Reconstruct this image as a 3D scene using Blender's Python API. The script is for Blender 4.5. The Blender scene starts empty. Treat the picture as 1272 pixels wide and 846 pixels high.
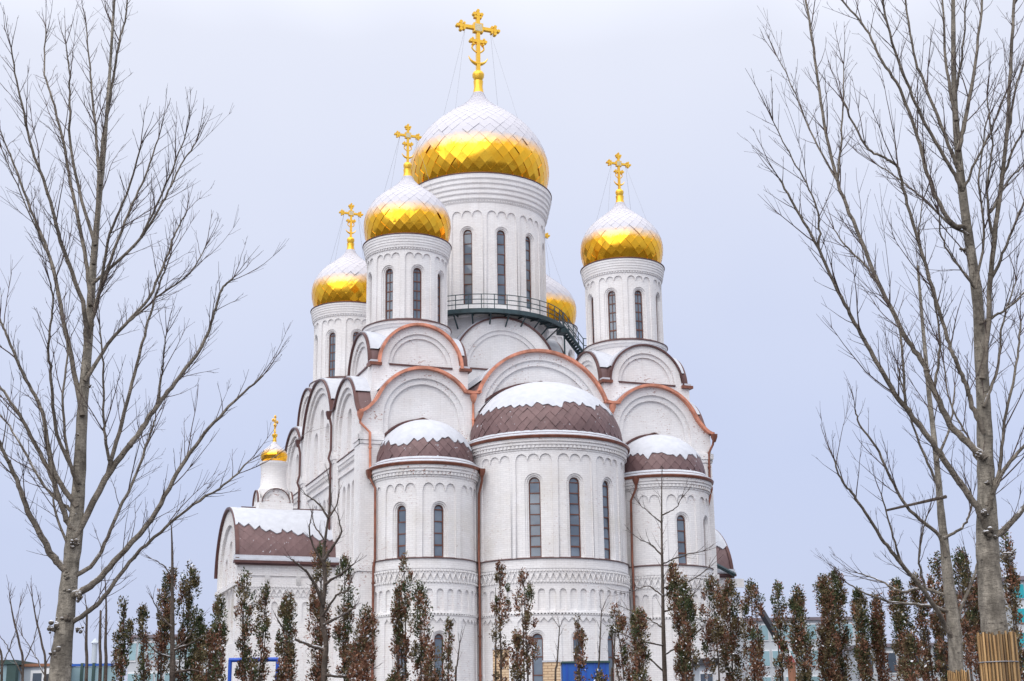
import bpy, bmesh, math, random
import numpy as np
from mathutils import Vector, Matrix
R_ = math.radians
random.seed(7)
scene = bpy.context.scene
COL = scene.collection

# ------------------------------------------------------------------ camera
CAMZ, PITCH, ROLL, FPX = 1.6, 0.2724, -0.0152, 1776.27
cd = bpy.data.cameras.new("camera")
cam = bpy.data.objects.new("camera", cd)
COL.objects.link(cam)
cd.sensor_width = 36.0
cd.lens = FPX / 1272 * 36.0
cd.clip_start = 0.1
cd.clip_end = 6000
cam.matrix_world = Matrix.Translation((0, 0, CAMZ)) @ Matrix.Rotation(math.pi / 2 + PITCH, 4, 'X') @ Matrix.Rotation(ROLL, 4, 'Z')
scene.camera = cam

# ------------------------------------------------------------------ overcast sky, soft sun
SUN_EL, SUN_AZ = R_(42), R_(205)       # azimuth measured clockwise from +Y
w = bpy.data.worlds.new("World")
scene.world = w
w.use_nodes = True
nt = w.node_tree
nt.nodes.clear()
wo = nt.nodes.new("ShaderNodeOutputWorld")
sky = nt.nodes.new("ShaderNodeTexSky")
sky.sky_type = 'NISHITA'
sky.sun_disc = False
sky.sun_elevation = SUN_EL
sky.sun_rotation = SUN_AZ
sky.air_density = 1.0
sky.dust_density = 3.0
bg1 = nt.nodes.new("ShaderNodeBackground")
bg1.inputs[1].default_value = 0.05
nt.links.new(sky.outputs[0], bg1.inputs[0])
# cloud deck: whiter overhead, cool grey-blue low down, soft large mottling
tc = nt.nodes.new("ShaderNodeTexCoord")
sp = nt.nodes.new("ShaderNodeSeparateXYZ")
nt.links.new(tc.outputs["Generated"], sp.inputs[0])
ns = nt.nodes.new("ShaderNodeTexNoise")
ns.inputs["Scale"].default_value = 2.6
ns.inputs["Detail"].default_value = 3
nt.links.new(tc.outputs["Generated"], ns.inputs["Vector"])
md = nt.nodes.new("ShaderNodeMath"); md.operation = 'MULTIPLY_ADD'
nt.links.new(ns.outputs[0], md.inputs[0]); md.inputs[1].default_value = 0.24
nt.links.new(sp.outputs[2], md.inputs[2])
cr = nt.nodes.new("ShaderNodeValToRGB")
e = cr.color_ramp.elements
e[0].position = 0.02; e[0].color = (0.485, 0.53, 0.72, 1)
e[1].position = 1.0; e[1].color = (1.85, 1.85, 1.90, 1)
x = e.new(0.30); x.color = (0.525, 0.58, 0.775, 1)
x = e.new(0.58); x.color = (0.74, 0.765, 0.87, 1)
nt.links.new(md.outputs[0], cr.inputs[0])
bg2 = nt.nodes.new("ShaderNodeBackground")
bg2.inputs[1].default_value = 0.86
nt.links.new(cr.outputs[0], bg2.inputs[0])
ad = nt.nodes.new("ShaderNodeAddShader")
bg1.inputs[1].default_value = 0.012
nt.links.new(bg1.outputs[0], ad.inputs[0]); nt.links.new(bg2.outputs[0], ad.inputs[1])
nt.links.new(ad.outputs[0], wo.inputs[0])
sl = bpy.data.lights.new("sun", 'SUN')
sl.energy = 1.5
sl.angle = R_(75)
sl.color = (1.0, 0.965, 0.92)
so = bpy.data.objects.new("sun", sl)
COL.objects.link(so)
so.location = (-40, -60, 90)
sd = Vector((math.sin(SUN_AZ) * math.cos(SUN_EL), math.cos(SUN_AZ) * math.cos(SUN_EL), math.sin(SUN_EL)))
so.rotation_euler = (-sd).to_track_quat('-Z', 'Y').to_euler()
scene.view_settings.view_transform = 'Standard'
scene.view_settings.look = 'None'
scene.view_settings.exposure = 0.3
scene.view_settings.gamma = 1.0
scene.view_settings.use_curve_mapping = False
scene.render.engine = 'CYCLES'
scene.cycles.max_bounces = 6


def at(px, py, Y):
    """world point on the ray of photo pixel (px,py) at depth Y (camera looks along +Y)"""
    dx, dy = px - 636, py - 423
    c, s = math.cos(ROLL), math.sin(ROLL)
    u = (c * dx + s * dy) / FPX
    v = -(-s * dx + c * dy) / FPX
    cp, sp_ = math.cos(PITCH), math.sin(PITCH)
    d = Vector((u, cp - v * sp_, sp_ + v * cp))
    return Vector((0, 0, CAMZ)) + d * (Y / d.y)


# ------------------------------------------------------------------ materials
def mat(name):
    m = bpy.data.materials.new(name)
    m.use_nodes = True
    b = m.node_tree.nodes["Principled BSDF"]
    return m, m.node_tree, b


def N(t, kind, **kw):
    n = t.nodes.new(kind)
    for k, v in kw.items():
        setattr(n, k, v)
    return n


def noise(t, vec, scale, detail=4, rough=0.55):
    n = N(t, "ShaderNodeTexNoise")
    n.inputs["Scale"].default_value = scale
    n.inputs["Detail"].default_value = detail
    n.inputs["Roughness"].default_value = rough
    if vec is not None:
        t.links.new(vec, n.inputs["Vector"])
    return n.outputs[0]


def ramp(t, fac, stops):
    r = N(t, "ShaderNodeValToRGB")
    el = r.color_ramp.elements
    el[0].position, el[0].color = stops[0][0], (*stops[0][1], 1)
    el[1].position, el[1].color = stops[-1][0], (*stops[-1][1], 1)
    for p_, c_ in stops[1:-1]:
        q = el.new(p_); q.color = (*c_, 1)
    t.links.new(fac, r.inputs[0])
    return r.outputs[0]


def mix(t, fac, a, b):
    m = N(t, "ShaderNodeMix", data_type='RGBA')
    for sock, val in ((m.inputs[0], fac), (m.inputs[6], a), (m.inputs[7], b)):
        if isinstance(val, (tuple, list)):
            sock.default_value = (*val, 1)
        elif isinstance(val, (int, float)):
            sock.default_value = val
        else:
            t.links.new(val, sock)
    return m.outputs[2]


def mth(t, op, a, b=None, clamp=False):
    m = N(t, "ShaderNodeMath", operation=op)
    m.use_clamp = clamp
    for i, val in enumerate((a, b)):
        if val is None: continue
        if isinstance(val, (int, float)): m.inputs[i].default_value = val
        else: t.links.new(val, m.inputs[i])
    return m.outputs[0]


def bump(t, b, h, strength=0.3, dist=0.02):
    n = N(t, "ShaderNodeBump")
    n.inputs["Strength"].default_value = strength
    n.inputs["Distance"].default_value = dist
    t.links.new(h, n.inputs["Height"])
    t.links.new(n.outputs[0], b.inputs["Normal"])


def objco(t):
    return N(t, "ShaderNodeTexCoord").outputs["Object"]


def gz(t, which="Position"):
    g = N(t, "ShaderNodeNewGeometry")
    s = N(t, "ShaderNodeSeparateXYZ")
    t.links.new(g.outputs[which], s.inputs[0])
    return s.outputs


M = {}


def simple(name, col, rough=0.6, metal=0.0, var=0.25, scale=1.5, bstr=0.15):
    m, t, b = mat(name)
    v = objco(t)
    n = noise(t, v, scale)
    lo = tuple(c * (1 - var) for c in col); hi = tuple(min(1, c * (1 + var)) for c in col)
    t.links.new(ramp(t, n, [(0.3, lo), (0.7, hi)]), b.inputs["Base Color"])
    b.inputs["Roughness"].default_value = rough
    b.inputs["Metallic"].default_value = metal
    if bstr:
        bump(t, b, noise(t, v, scale * 12), bstr)
    M[name] = m
    return m


def white_brick(name, flake=0.5, stain=0.0):
    m, t, b = mat(name)
    v = objco(t)
    s = N(t, "ShaderNodeSeparateXYZ"); t.links.new(v, s.inputs[0])
    gN = N(t, "ShaderNodeNewGeometry").outputs["Normal"]
    vt = N(t, "ShaderNodeVectorTransform", vector_type='NORMAL', convert_from='WORLD', convert_to='OBJECT'); t.links.new(gN, vt.inputs[0])
    sn_ = N(t, "ShaderNodeSeparateXYZ"); t.links.new(vt.outputs[0], sn_.inputs[0])
    face = mth(t, 'GREATER_THAN', mth(t, 'ABSOLUTE', sn_.outputs[0]), mth(t, 'ABSOLUTE', sn_.outputs[1]))
    xy = mth(t, 'ADD', mth(t, 'MULTIPLY', s.outputs[1], face), mth(t, 'MULTIPLY', s.outputs[0], mth(t, 'SUBTRACT', 1.0, face)))
    cb = N(t, "ShaderNodeCombineXYZ"); t.links.new(xy, cb.inputs[0]); t.links.new(s.outputs[2], cb.inputs[1])
    br = N(t, "ShaderNodeTexBrick")
    br.inputs["Scale"].default_value = 1.0
    br.inputs["Brick Width"].default_value = 0.36
    br.inputs["Row Height"].default_value = 0.13
    br.inputs["Mortar Size"].default_value = 0.012
    br.inputs["Mortar Smooth"].default_value = 0.3
    br.inputs["Color1"].default_value = (0.86, 0.85, 0.85, 1)
    br.inputs["Color2"].default_value = (0.79, 0.785, 0.79, 1)
    br.inputs["Mortar"].default_value = (0.70, 0.69, 0.695, 1)
    t.links.new(cb.outputs[0], br.inputs["Vector"])
    c = br.outputs["Color"]
    # broad dirt
    d = ramp(t, noise(t, v, 0.35, 6, 0.65), [(0.40, (0, 0, 0)), (0.75, (1, 1, 1))])
    c = mix(t, mth(t, 'MULTIPLY', d, 0.45), c, (0.62, 0.57, 0.54))
    if stain:
        d2 = ramp(t, noise(t, v, 0.22, 5, 0.7), [(0.52, (0, 0, 0)), (0.72, (1, 1, 1))])
        c = mix(t, mth(t, 'MULTIPLY', d2, stain), c, (0.50, 0.46, 0.33))
    # vertical run-off streaks
    cb2 = N(t, "ShaderNodeCombineXYZ")
    t.links.new(mth(t, 'MULTIPLY', xy, 3.0), cb2.inputs[0]); t.links.new(mth(t, 'MULTIPLY', s.outputs[2], 0.25), cb2.inputs[1])
    st = ramp(t, noise(t, cb2.outputs[0], 1.0, 4, 0.6), [(0.52, (0, 0, 0)), (0.8, (1, 1, 1))])
    c = mix(t, mth(t, 'MULTIPLY', st, 0.42), c, (0.60, 0.57, 0.55))
    # flaked paint: red brick shows in clustered spots
    cl = ramp(t, noise(t, v, 0.55, 3), [(0.47, (0, 0, 0)), (0.60, (1, 1, 1))])
    sc = N(t, "ShaderNodeMapping"); sc.inputs["Scale"].default_value = (1, 1, 2.2); t.links.new(v, sc.inputs[0])
    spt = ramp(t, noise(t, sc.outputs[0], 5.0, 3, 0.6), [(0.605, (0, 0, 0)), (0.645, (1, 1, 1))])
    f = mth(t, 'MULTIPLY', mth(t, 'MULTIPLY', cl, spt), flake)
    c = mix(t, f, c, (0.30, 0.12, 0.08))
    t.links.new(c, b.inputs["Base Color"])
    b.inputs["Roughness"].default_value = 0.85
    h = mth(t, 'SUBTRACT', mth(t, 'ADD', br.outputs["Fac"], 0), 0)
    bump(t, b, mth(t, 'SUBTRACT', noise(t, v, 9, 4), mth(t, 'MULTIPLY', h, 0.8)), 0.35, 0.02)
    M[name] = m


white_brick("white_brick", 0.35, .25)
white_brick("white_drum", 0.2)
white_brick("white_gable", 0.85)
white_brick("white_worn", 1.0, 0.45)
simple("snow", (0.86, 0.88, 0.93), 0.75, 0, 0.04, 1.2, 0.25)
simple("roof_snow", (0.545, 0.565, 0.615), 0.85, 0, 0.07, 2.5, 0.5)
def roof_mat():
    m, t, b = mat("brown_roof")
    v = objco(t)
    P = N(t, "ShaderNodeNewGeometry").outputs["Position"]
    c = ramp(t, noise(t, P, .9), [(.3, (.130, .077, .077)), (.7, (.18, .107, .107))])
    c = mix(t, mth(t, 'MULTIPLY', ramp(t, noise(t, P, 6, 4, .7), [(.5, (0, 0, 0)), (.75, (1, 1, 1))]), .35), c, (.10, .055, .05))
    fk = mth(t, 'MULTIPLY', ramp(t, noise(t, P, 4.5, 3, .55), [(.665, (0, 0, 0)), (.69, (1, 1, 1))]), ramp(t, noise(t, P, .8, 2), [(.48, (0, 0, 0)), (.56, (1, 1, 1))]))
    t.links.new(mix(t, fk, c, (.55, .57, .62)), b.inputs["Base Color"])
    b.inputs["Roughness"].default_value = .5
    b.inputs["Metallic"].default_value = .2
    bump(t, b, noise(t, P, 11), .12)
    M["brown_roof"] = m


roof_mat()
simple("brown_trim", (0.115, 0.055, 0.05), 0.45, 0.4, 0.25, 1.5, 0.1)
simple("copper", (0.64, 0.27, 0.175), 0.5, 0.45, 0.38, 1.6, 0.3)
simple("dark_copper", (0.22, 0.085, 0.055), 0.42, 0.5, 0.3, 2.0, 0.15)
simple("frame_brown", (0.135, 0.05, 0.032), 0.5, 0, 0.2, 4, 0.05)
simple("steel", (0.045, 0.075, 0.085), 0.5, 0.3, 0.25, 3, 0.1)
simple("wire", (0.25, 0.25, 0.27), 0.5, 0.5, 0.1, 3, 0)
simple("cross_gold", (0.98, 0.56, 0.06), 0.3, 0.6, 0.08, 4, 0.1)
simple("cross_gem", (0.62, 0.55, 0.38), 0.4, 0.4, 0.2, 8, 0.1)


def gold(name, z0, z1):
    """gold leaf shingles dusted with snow that thickens between heights z0 and z1 (metres)"""
    m, t, b = mat(name)
    P = N(t, "ShaderNodeNewGeometry").outputs["Position"]
    zz = gz(t)[2]
    n1 = noise(t, P, 0.9, 5, 0.6)
    n2 = noise(t, P, 7.0, 3, 0.6)
    k = mth(t, 'DIVIDE', mth(t, 'SUBTRACT', zz, z0), z1 - z0)
    k = mth(t, 'ADD', k, mth(t, 'MULTIPLY', mth(t, 'SUBTRACT', n1, 0.5), 0.7))
    k = mth(t, 'ADD', k, mth(t, 'MULTIPLY', mth(t, 'SUBTRACT', n2, 0.5), 0.55))
    k = mth(t, 'MINIMUM', mth(t, 'MAXIMUM', k, 0.0), 0.97)
    g = ramp(t, n1, [(0.3, (0.96, 0.46, 0.025)), (0.7, (1.0, 0.57, 0.05))])
    t.links.new(mix(t, k, g, (0.57, 0.575, 0.64)), b.inputs["Base Color"])
    t.links.new(mth(t, 'SUBTRACT', 1.0, k), b.inputs["Metallic"])
    t.links.new(mth(t, 'ADD', 0.17, mth(t, 'MULTIPLY', k, 0.6)), b.inputs["Roughness"])
    bump(t, b, noise(t, P, 1.6, 2), 0.12, 0.05)
    M[name] = m


gold("gold_main", 45.75, 46.95)
gold("gold_small", 37.1, 38.0)
gold("gold_tiny", 21.3, 21.7)
gold("gold_plain", 300, 301)


def glass():
    m, t, b = mat("glass")
    v = objco(t)
    t.links.new(ramp(t, noise(t, v, 0.6, 2), [(0.35, (0.09, 0.12, 0.16)), (0.7, (0.17, 0.21, 0.26))]), b.inputs["Base Color"])
    b.inputs["Roughness"].default_value = 0.06
    b.inputs["Specular IOR Level"].default_value = 0.9
    bump(t, b, noise(t, v, 1.3, 1), 0.05, 0.05)
    M["glass"] = m


glass()


# ------------------------------------------------------------------ mesh helpers
class MB:
    def __init__(s):
        s.v = []; s.f = []; s.m = []; s.cur = 0

    def face(s, pts):
        i = len(s.v)
        s.v.extend([tuple(p) for p in pts])
        s.f.append(tuple(range(i, i + len(pts)))); s.m.append(s.cur)

    def box(s, x0, x1, y0, y1, z0, z1, xf=None):
        P = [(x, y, z) for z in (z0, z1) for y in (y0, y1) for x in (x0, x1)]
        if xf: P = [xf(p) for p in P]
        i = len(s.v); s.v.extend([tuple(p) for p in P])
        for q in ((0, 2, 3, 1), (4, 5, 7, 6), (0, 1, 5, 4), (2, 6, 7, 3), (0, 4, 6, 2), (1, 3, 7, 5)):
            s.f.append(tuple(i + k for k in q)); s.m.append(s.cur)

    def tube(s, pts, rad, n=8, cap=True):
        pts = [Vector(p) for p in pts]
        if not hasattr(rad, '__len__'): rad = [rad] * len(pts)
        i0 = len(s.v)
        prev = None
        for k, p in enumerate(pts):
            d = (pts[min(k + 1, len(pts) - 1)] - pts[max(k - 1, 0)])
            if d.length < 1e-9: d = Vector((0, 0, 1))
            d.normalize()
            if prev is None:
                a = Vector((1, 0, 0)) if abs(d.x) < 0.8 else Vector((0, 1, 0))
                a = (a - d * a.dot(d)).normalized()
            else:
                a = prev - d * prev.dot(d)
                a = a.normalized() if a.length > 1e-6 else d.orthogonal().normalized()
            prev = a
            b = d.cross(a)
            for j in range(n):
                t = 2 * math.pi * j / n
                s.v.append(tuple(p + (a * math.cos(t) + b * math.sin(t)) * rad[k]))
        for k in range(len(pts) - 1):
            for j in range(n):
                j2 = (j + 1) % n
                s.f.append((i0 + k * n + j, i0 + k * n + j2, i0 + (k + 1) * n + j2, i0 + (k + 1) * n + j)); s.m.append(s.cur)
        if cap:
            s.f.append(tuple(i0 + j for j in range(n))[::-1]); s.m.append(s.cur)
            e0 = i0 + (len(pts) - 1) * n
            s.f.append(tuple(e0 + j for j in range(n))); s.m.append(s.cur)

    def lathe(s, prof, cx=0, cy=0, n=72, a0=0, a1=360):
        """a measured in degrees from -Y towards +X"""
        i0 = len(s.v); full = abs(a1 - a0 - 360) < 1e-6
        cols = n if full else n + 1
        for k in range(cols):
            a = R_(a0 + (a1 - a0) * k / n)
            for r, z in prof:
                s.v.append((cx + r * math.sin(a), cy - r * math.cos(a), z))
        L = len(prof)
        for k in range(n):
            k2 = (k + 1) % cols
            for j in range(L - 1):
                s.f.append((i0 + k * L + j, i0 + k2 * L + j, i0 + k2 * L + j + 1, i0 + k * L + j + 1)); s.m.append(s.cur)

    def sphere(s, c, r, n=10, sz=1.0):
        prof = [(max(1e-4, r * math.sin(math.pi * k / n)), c[2] - r * sz * math.cos(math.pi * k / n)) for k in range(n + 1)]
        s.lathe(prof, c[0], c[1], max(8, n))

    def build(s, name, mats, parent=None, smooth=None, weld=False):
        me = bpy.data.meshes.new(name)
        me.from_pydata(s.v, [], s.f)
        if not isinstance(mats, (list, tuple)): mats = [mats]
        for q in mats: me.materials.append(M[q])
        me.polygons.foreach_set("material_index", s.m)
        if weld:
            bm = bmesh.new(); bm.from_mesh(me)
            bmesh.ops.remove_doubles(bm, verts=bm.verts, dist=1e-4)
            bm.to_mesh(me); bm.free()
        if smooth is not None:
            me.polygons.foreach_set("use_smooth", [True] * len(me.polygons))
            me.set_sharp_from_angle(angle=R_(smooth))
        me.update()
        o = bpy.data.objects.new(name, me)
        COL.objects.link(o)
        if parent is not None: o.parent = parent
        return o


def empty(name, loc=(0, 0, 0), rz=0, parent=None):
    o = bpy.data.objects.new(name, None)
    COL.objects.link(o)
    o.location = loc; o.rotation_euler = (0, 0, rz)
    o.empty_display_size = 0.3
    if parent is not None: o.parent = parent
    return o


def tag(o, label=None, cat=None, group=None, kind=None):
    if label: o["label"] = label
    if cat: o["category"] = cat
    if group: o["group"] = group
    if kind: o["kind"] = kind
    return o


def relief(mb, fm, u0, u1, du, zlo, zhi, ops, d0, d1, skip=None):
    """sheet at depth d0 over [u0,u1]x[zlo,zhi(u)] with openings (uL,uR,zb,top(u)); reveals run from d0 to d1.
    fm(u,z,d)->xyz"""
    zh = zhi if callable(zhi) else (lambda u: zhi)
    us = list(np.linspace(u0, u1, max(2, int(round((u1 - u0) / du)) + 1)))
    for o in ops:
        us += list(np.linspace(o[0], o[1], o[4] if len(o) > 4 else 13))
    us = sorted(us)
    cl = [us[0]]
    for u in us[1:]:
        if u - cl[-1] > 1e-5: cl.append(u)
    for a, b in zip(cl, cl[1:]):
        m_ = (a + b) / 2
        o = next((q for q in ops if q[0] - 1e-6 < m_ < q[1] + 1e-6), None)
        if o is None:
            mb.face([fm(a, zlo, d0), fm(b, zlo, d0), fm(b, zh(b), d0), fm(a, zh(a), d0)])
        else:
            ta, tb = o[3](a), o[3](b)
            mb.face([fm(a, ta, d0), fm(b, tb, d0), fm(b, zh(b), d0), fm(a, zh(a), d0)])
            mb.face([fm(a, ta, d1), fm(b, tb, d1), fm(b, tb, d0), fm(a, ta, d0)])
            if o[2] > zlo + 1e-6:
                mb.face([fm(a, zlo, d0), fm(b, zlo, d0), fm(b, o[2], d0), fm(a, o[2], d0)])
                mb.face([fm(a, o[2], d0), fm(b, o[2], d0), fm(b, o[2], d1), fm(a, o[2], d1)])
    for o in ops:
        for u in (o[0], o[1]):
            if u0 + 1e-6 < u < u1 - 1e-6:
                zb = max(o[2], zlo); tt = o[3](u)
                if tt > zb + 1e-6:
                    mb.face([fm(u, zb, d0), fm(u, zb, d1), fm(u, tt, d1), fm(u, tt, d0)])


def arch(c, hw, zs, rz=None):
    """round arch top: half width hw (in u units), spring height zs, rise rz"""
    rise = hw if rz is None else rz
    return lambda u: zs + rise * math.sqrt(max(0.0, 1 - ((u - c) / hw) ** 2))


def scallop(uL, uR, n, zs, rise):
    wd = (uR - uL) / n

    def f(u):
        k = min(n - 1, max(0, int((u - uL) / wd)))
        c = uL + (k + 0.5) * wd
        return zs + rise * math.sqrt(max(0.0, 1 - min(1, abs(u - c) / (wd / 2)) ** 2))
    return f


def teeth(uL, uR, n, zs, rise):
    wd = (uR - uL) / n

    def f(u):
        q = ((u - uL) / wd) % 1.0
        return zs + rise * (1 - abs(2 * q - 1))
    return f


def cylmap(cx, cy, R):
    return lambda u, z, d: (cx + (R - d) * math.sin(R_(u)), cy - (R - d) * math.cos(R_(u)), z)


# ================================================================== SETTING
mb = MB()
mb.face([(-1500, -300, 0), (1500, -300, 0), (1500, 2500, 0), (-1500, 2500, 0)])


def ground_mat():
    m, t, b = mat("ground_snow")
    P = N(t, "ShaderNodeNewGeometry").outputs["Position"]
    n1 = noise(t, P, 0.09, 6, 0.65)
    n2 = noise(t, P, 1.3, 5, 0.6)
    f = ramp(t, mth(t, 'ADD', mth(t, 'MULTIPLY', n1, 0.7), mth(t, 'MULTIPLY', n2, 0.3)), [(0.54, (0.055, 0.048, 0.045)), (0.64, (0.5, 0.51, 0.55))])
    t.links.new(f, b.inputs["Base Color"])
    b.inputs["Roughness"].default_value = 0.9
    bump(t, b, n2, 0.6, 0.1)
    M["ground_snow"] = m


ground_mat()
tag(mb.build("ground", "ground_snow"), "patchy snow covered ground around the cathedral", kind="structure")

# ================================================================== CATHEDRAL
CH = empty("cathedral", (-2.4379, 107.0153, 0), 0.3587)
tag(CH, "white brick cathedral with gold onion domes dusted with snow", "cathedral")
H = 12.73           # half width of the main block
WIN = []            # (map, centre u, half width u, half width m, zb, zspring, depth, pane rows, cols, panes_as_objects)


def window(fm, c, hw_u, hw_m, zb, zs, rows, cols, depth, singles):
    """brown frame with bars (part) and glass panes (sub-parts), following fm"""
    top = arch(c, hw_u, zs, hw_m)
    fr = MB()
    fw = 0.07 / hw_m * hw_u          # frame width in u
    k = 12
    # jambs
    for sgn in (-1, 1):
        ua, ub = c + sgn * hw_u, c + sgn * (hw_u - fw)
        fr.face([fm(ua, zb, depth), fm(ub, zb, depth), fm(ub, zs, depth), fm(ua, zs, depth)])
        fr.face([fm(ub, zb, depth), fm(ub, zb, depth + 0.06), fm(ub, zs, depth + 0.06), fm(ub, zs, depth)])
    # arch ring
    for j in range(k):
        t0, t1 = math.pi * j / k, math.pi * (j + 1) / k
        P = lambda t, f: (c + (hw_u - f * fw) * math.cos(t), zs + (hw_m - f * 0.07) * math.sin(t))
        a, b_, c2, d_ = P(t0, 0), P(t1, 0), P(t1, 1), P(t0, 1)
        fr.face([fm(*a, depth), fm(*b_, depth), fm(*c2, depth), fm(*d_, depth)])
        fr.face([fm(*d_, depth), fm(*c2, depth), fm(*c2, depth + 0.06), fm(*d_, depth + 0.06)])
    # horizontal bars
    ztop = zs + hw_m * 0.15
    zz = [zb + (ztop - zb) * i / rows for i in range(rows + 1)]
    for i, z in enumerate(zz):
        hb = 0.035 if i not in (1,) else 0.05
        a, b_ = c - hw_u + fw * 0.9, c + hw_u - fw * 0.9
        zl, zh_ = (z, z + 2 * hb) if i == 0 else (z - hb, z + hb)
        fr.face([fm(a, zl, depth + 0.012), fm(b_, zl, depth + 0.012), fm(b_, zh_, depth + 0.012), fm(a, zh_, depth + 0.012)])
        fr.face([fm(a, zl, depth + 0.012), fm(b_, zl, depth + 0.012), fm(b_, zl, depth + 0.06), fm(a, zl, depth + 0.06)])
    if cols == 2:
        mw = 0.028 / hw_m * hw_u
        fr.face([fm(c - mw, zb, depth + 0.02), fm(c + mw, zb, depth + 0.02), fm(c + mw, zs + hw_m * .95, depth + 0.02), fm(c - mw, zs + hw_m * .95, depth + 0.02)])
    fo = fr.build("window", "frame_brown", CH)
    dz = depth + 0.05
    ia, ib = c - hw_u + fw * 0.5, c + hw_u - fw * 0.5
    if singles:
        for i in range(rows):
            p = MB()
            tl = random.uniform(-0.03, 0.03); tv = random.uniform(-0.02, 0.02)
            p.face([fm(ia, zz[i], dz + tl + tv), fm(ib, zz[i], dz - tl + tv), fm(ib, zz[i + 1], dz - tl - tv), fm(ia, zz[i + 1], dz + tl - tv)])
            p.build("pane", "glass", fo)
        p = MB()
    else:
        p = MB()
        p.face([fm(ia, zb, dz), fm(ib, zb, dz), fm(ib, zz[-1], dz), fm(ia, zz[-1], dz)])
    pts = [fm(c + (ib - c) * math.cos(math.pi * j / 10), max(zz[-1], zs + (hw_m - .03) * math.sin(math.pi * j / 10)), dz) for j in range(11)]
    p.face(pts)
    p.build("pane", "glass", fo)


def bays_cyl(name, cx, cy, R, centers, bayw, lesw, zb, zt, arc_s, arc_r, win, a0, a1, matn, n_arch=3, tier_teeth=False, rows=6, cols=1, singles=True, du=3.0, wc=None):
    """one storey of a round wall: lesenes + scalloped panels, stepped window surrounds, windows"""
    deg = 180 / math.pi / R
    wc = centers if wc is None else wc
    mbl = MB()
    fm = cylmap(cx, cy, R)
    ops = []
    for c in centers:
        L, Rr = c - bayw / 2 + lesw / 2, c + bayw / 2 - lesw / 2
        L2, R2 = max(L, a0 + 0.01), min(Rr, a1 - 0.01)
        if R2 - L2 < 2: continue
        top = (teeth if tier_teeth else scallop)(L, Rr, n_arch, arc_s, arc_r)
        ops.append((L2, R2, zb, top, 12 * n_arch + 1))
    relief(mbl, fm, a0, a1, du, zb, zt, ops, 0.0, 0.10)
    hw_m, wzb, wzs = win
    hw = hw_m * deg
    wops1 = [(c - hw * 1.55, c + hw * 1.55, wzb - 0.02, arch(c, hw * 1.55, wzs, hw_m * 1.55), 17) for c in wc if a0 < c - hw * 2 and c + hw * 2 < a1]
    relief(mbl, fm, a0, a1, du, zb, zt - 0.01, wops1, 0.10, 0.17)
    wops2 = [(c - hw * 1.25, c + hw * 1.25, wzb - 0.02, arch(c, hw * 1.25, wzs, hw_m * 1.25), 17) for c in wc if a0 < c - hw * 2 and c + hw * 2 < a1]
    relief(mbl, fm, a0, a1, du, zb, zt - 0.01, wops2, 0.17, 0.25)
    wops3 = [(c - hw, c + hw, wzb, arch(c, hw, wzs, hw_m), 17) for c in wc if a0 < c - hw * 2 and c + hw * 2 < a1]
    relief(mbl, fm, a0, a1, du, zb, zt - 0.01, wops3, 0.25, 0.45)
    o = mbl.build(name, matn, CH, smooth=40, weld=True)
    for c in wc:
        if a0 < c - hw * 2 and c + hw * 2 < a1:
            window(fm, c, hw, hw_m, wzb, wzs, rows, cols, 0.36, singles)
    return o


def rib_band(mb, fm, a0, a1, R, z0, z1, period, d=0.09):
    """zigzag band with dentil rows above and below"""
    deg = 180 / math.pi / R
    n = max(4, int((a1 - a0) / (period * deg)))
    st = (a1 - a0) / n
    ww = 0.034
    za, zc = z0 + 0.17, z1 - 0.17
    for k in range(n):
        u0 = a0 + k * st
        for (ua, ub, zA, zB) in ((u0, u0 + st / 2, za, zc), (u0 + st / 2, u0 + st, zc, za)):
            P = [(ua, zA - ww), (ub, zB - ww), (ub, zB + ww), (ua, zA + ww)]
            mb.face([fm(*p, -d) for p in P])
            mb.face([fm(*P[0], -d), fm(*P[0], 0.01), fm(*P[1], 0.01), fm(*P[1], -d)])
            mb.face([fm(*P[3], -d), fm(*P[3], 0.01), fm(*P[2], 0.01), fm(*P[2], -d)])
    for (zA, zB) in ((z0, z0 + 0.11), (z1 - 0.11, z1)):
        m_ = n * 2; s2 = (a1 - a0) / m_
        for k in range(m_):
            ua, ub = a0 + k * s2, a0 + k * s2 + s2 * 0.55
            q = [fm(ua, zA, -d), fm(ub, zA, -d), fm(ub, zB, -d), fm(ua, zB, -d)]
            b_ = [fm(ua, zA, .01), fm(ub, zA, .01), fm(ub, zB, .01), fm(ua, zB, .01)]
            mb.face(q)
            for i in range(4):
                j = (i + 1) % 4
                mb.face([q[i], q[j], b_[j], b_[i]])


def dentils(mb, fm, a0, a1, n, z0, z1, dout, din, fill=0.5):
    st = (a1 - a0) / n
    for k in range(n):
        ua, ub = a0 + k * st, a0 + (k + fill) * st
        q = [fm(ua, z0, dout), fm(ub, z0, dout), fm(ub, z1, dout), fm(ua, z1, dout)]
        b_ = [fm(ua, z0, din), fm(ub, z0, din), fm(ub, z1, din), fm(ua, z1, din)]
        mb.face(q)
        for i in range(4):
            j = (i + 1) % 4
            mb.face([q[i], q[j], b_[j], b_[i]])


# ---------------------------------------------------------------- apses
TILES = []          # candidates for single shingles: (area, row mesh builder, ...)
CAML = Vector((-35.29, -101.06, 1.6))      # camera in cathedral coordinates


def rot2(p, a):
    c, s = math.cos(a), math.sin(a)
    return Vector((c * p[0] - s * p[1], s * p[0] + c * p[1], p[2]))


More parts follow.
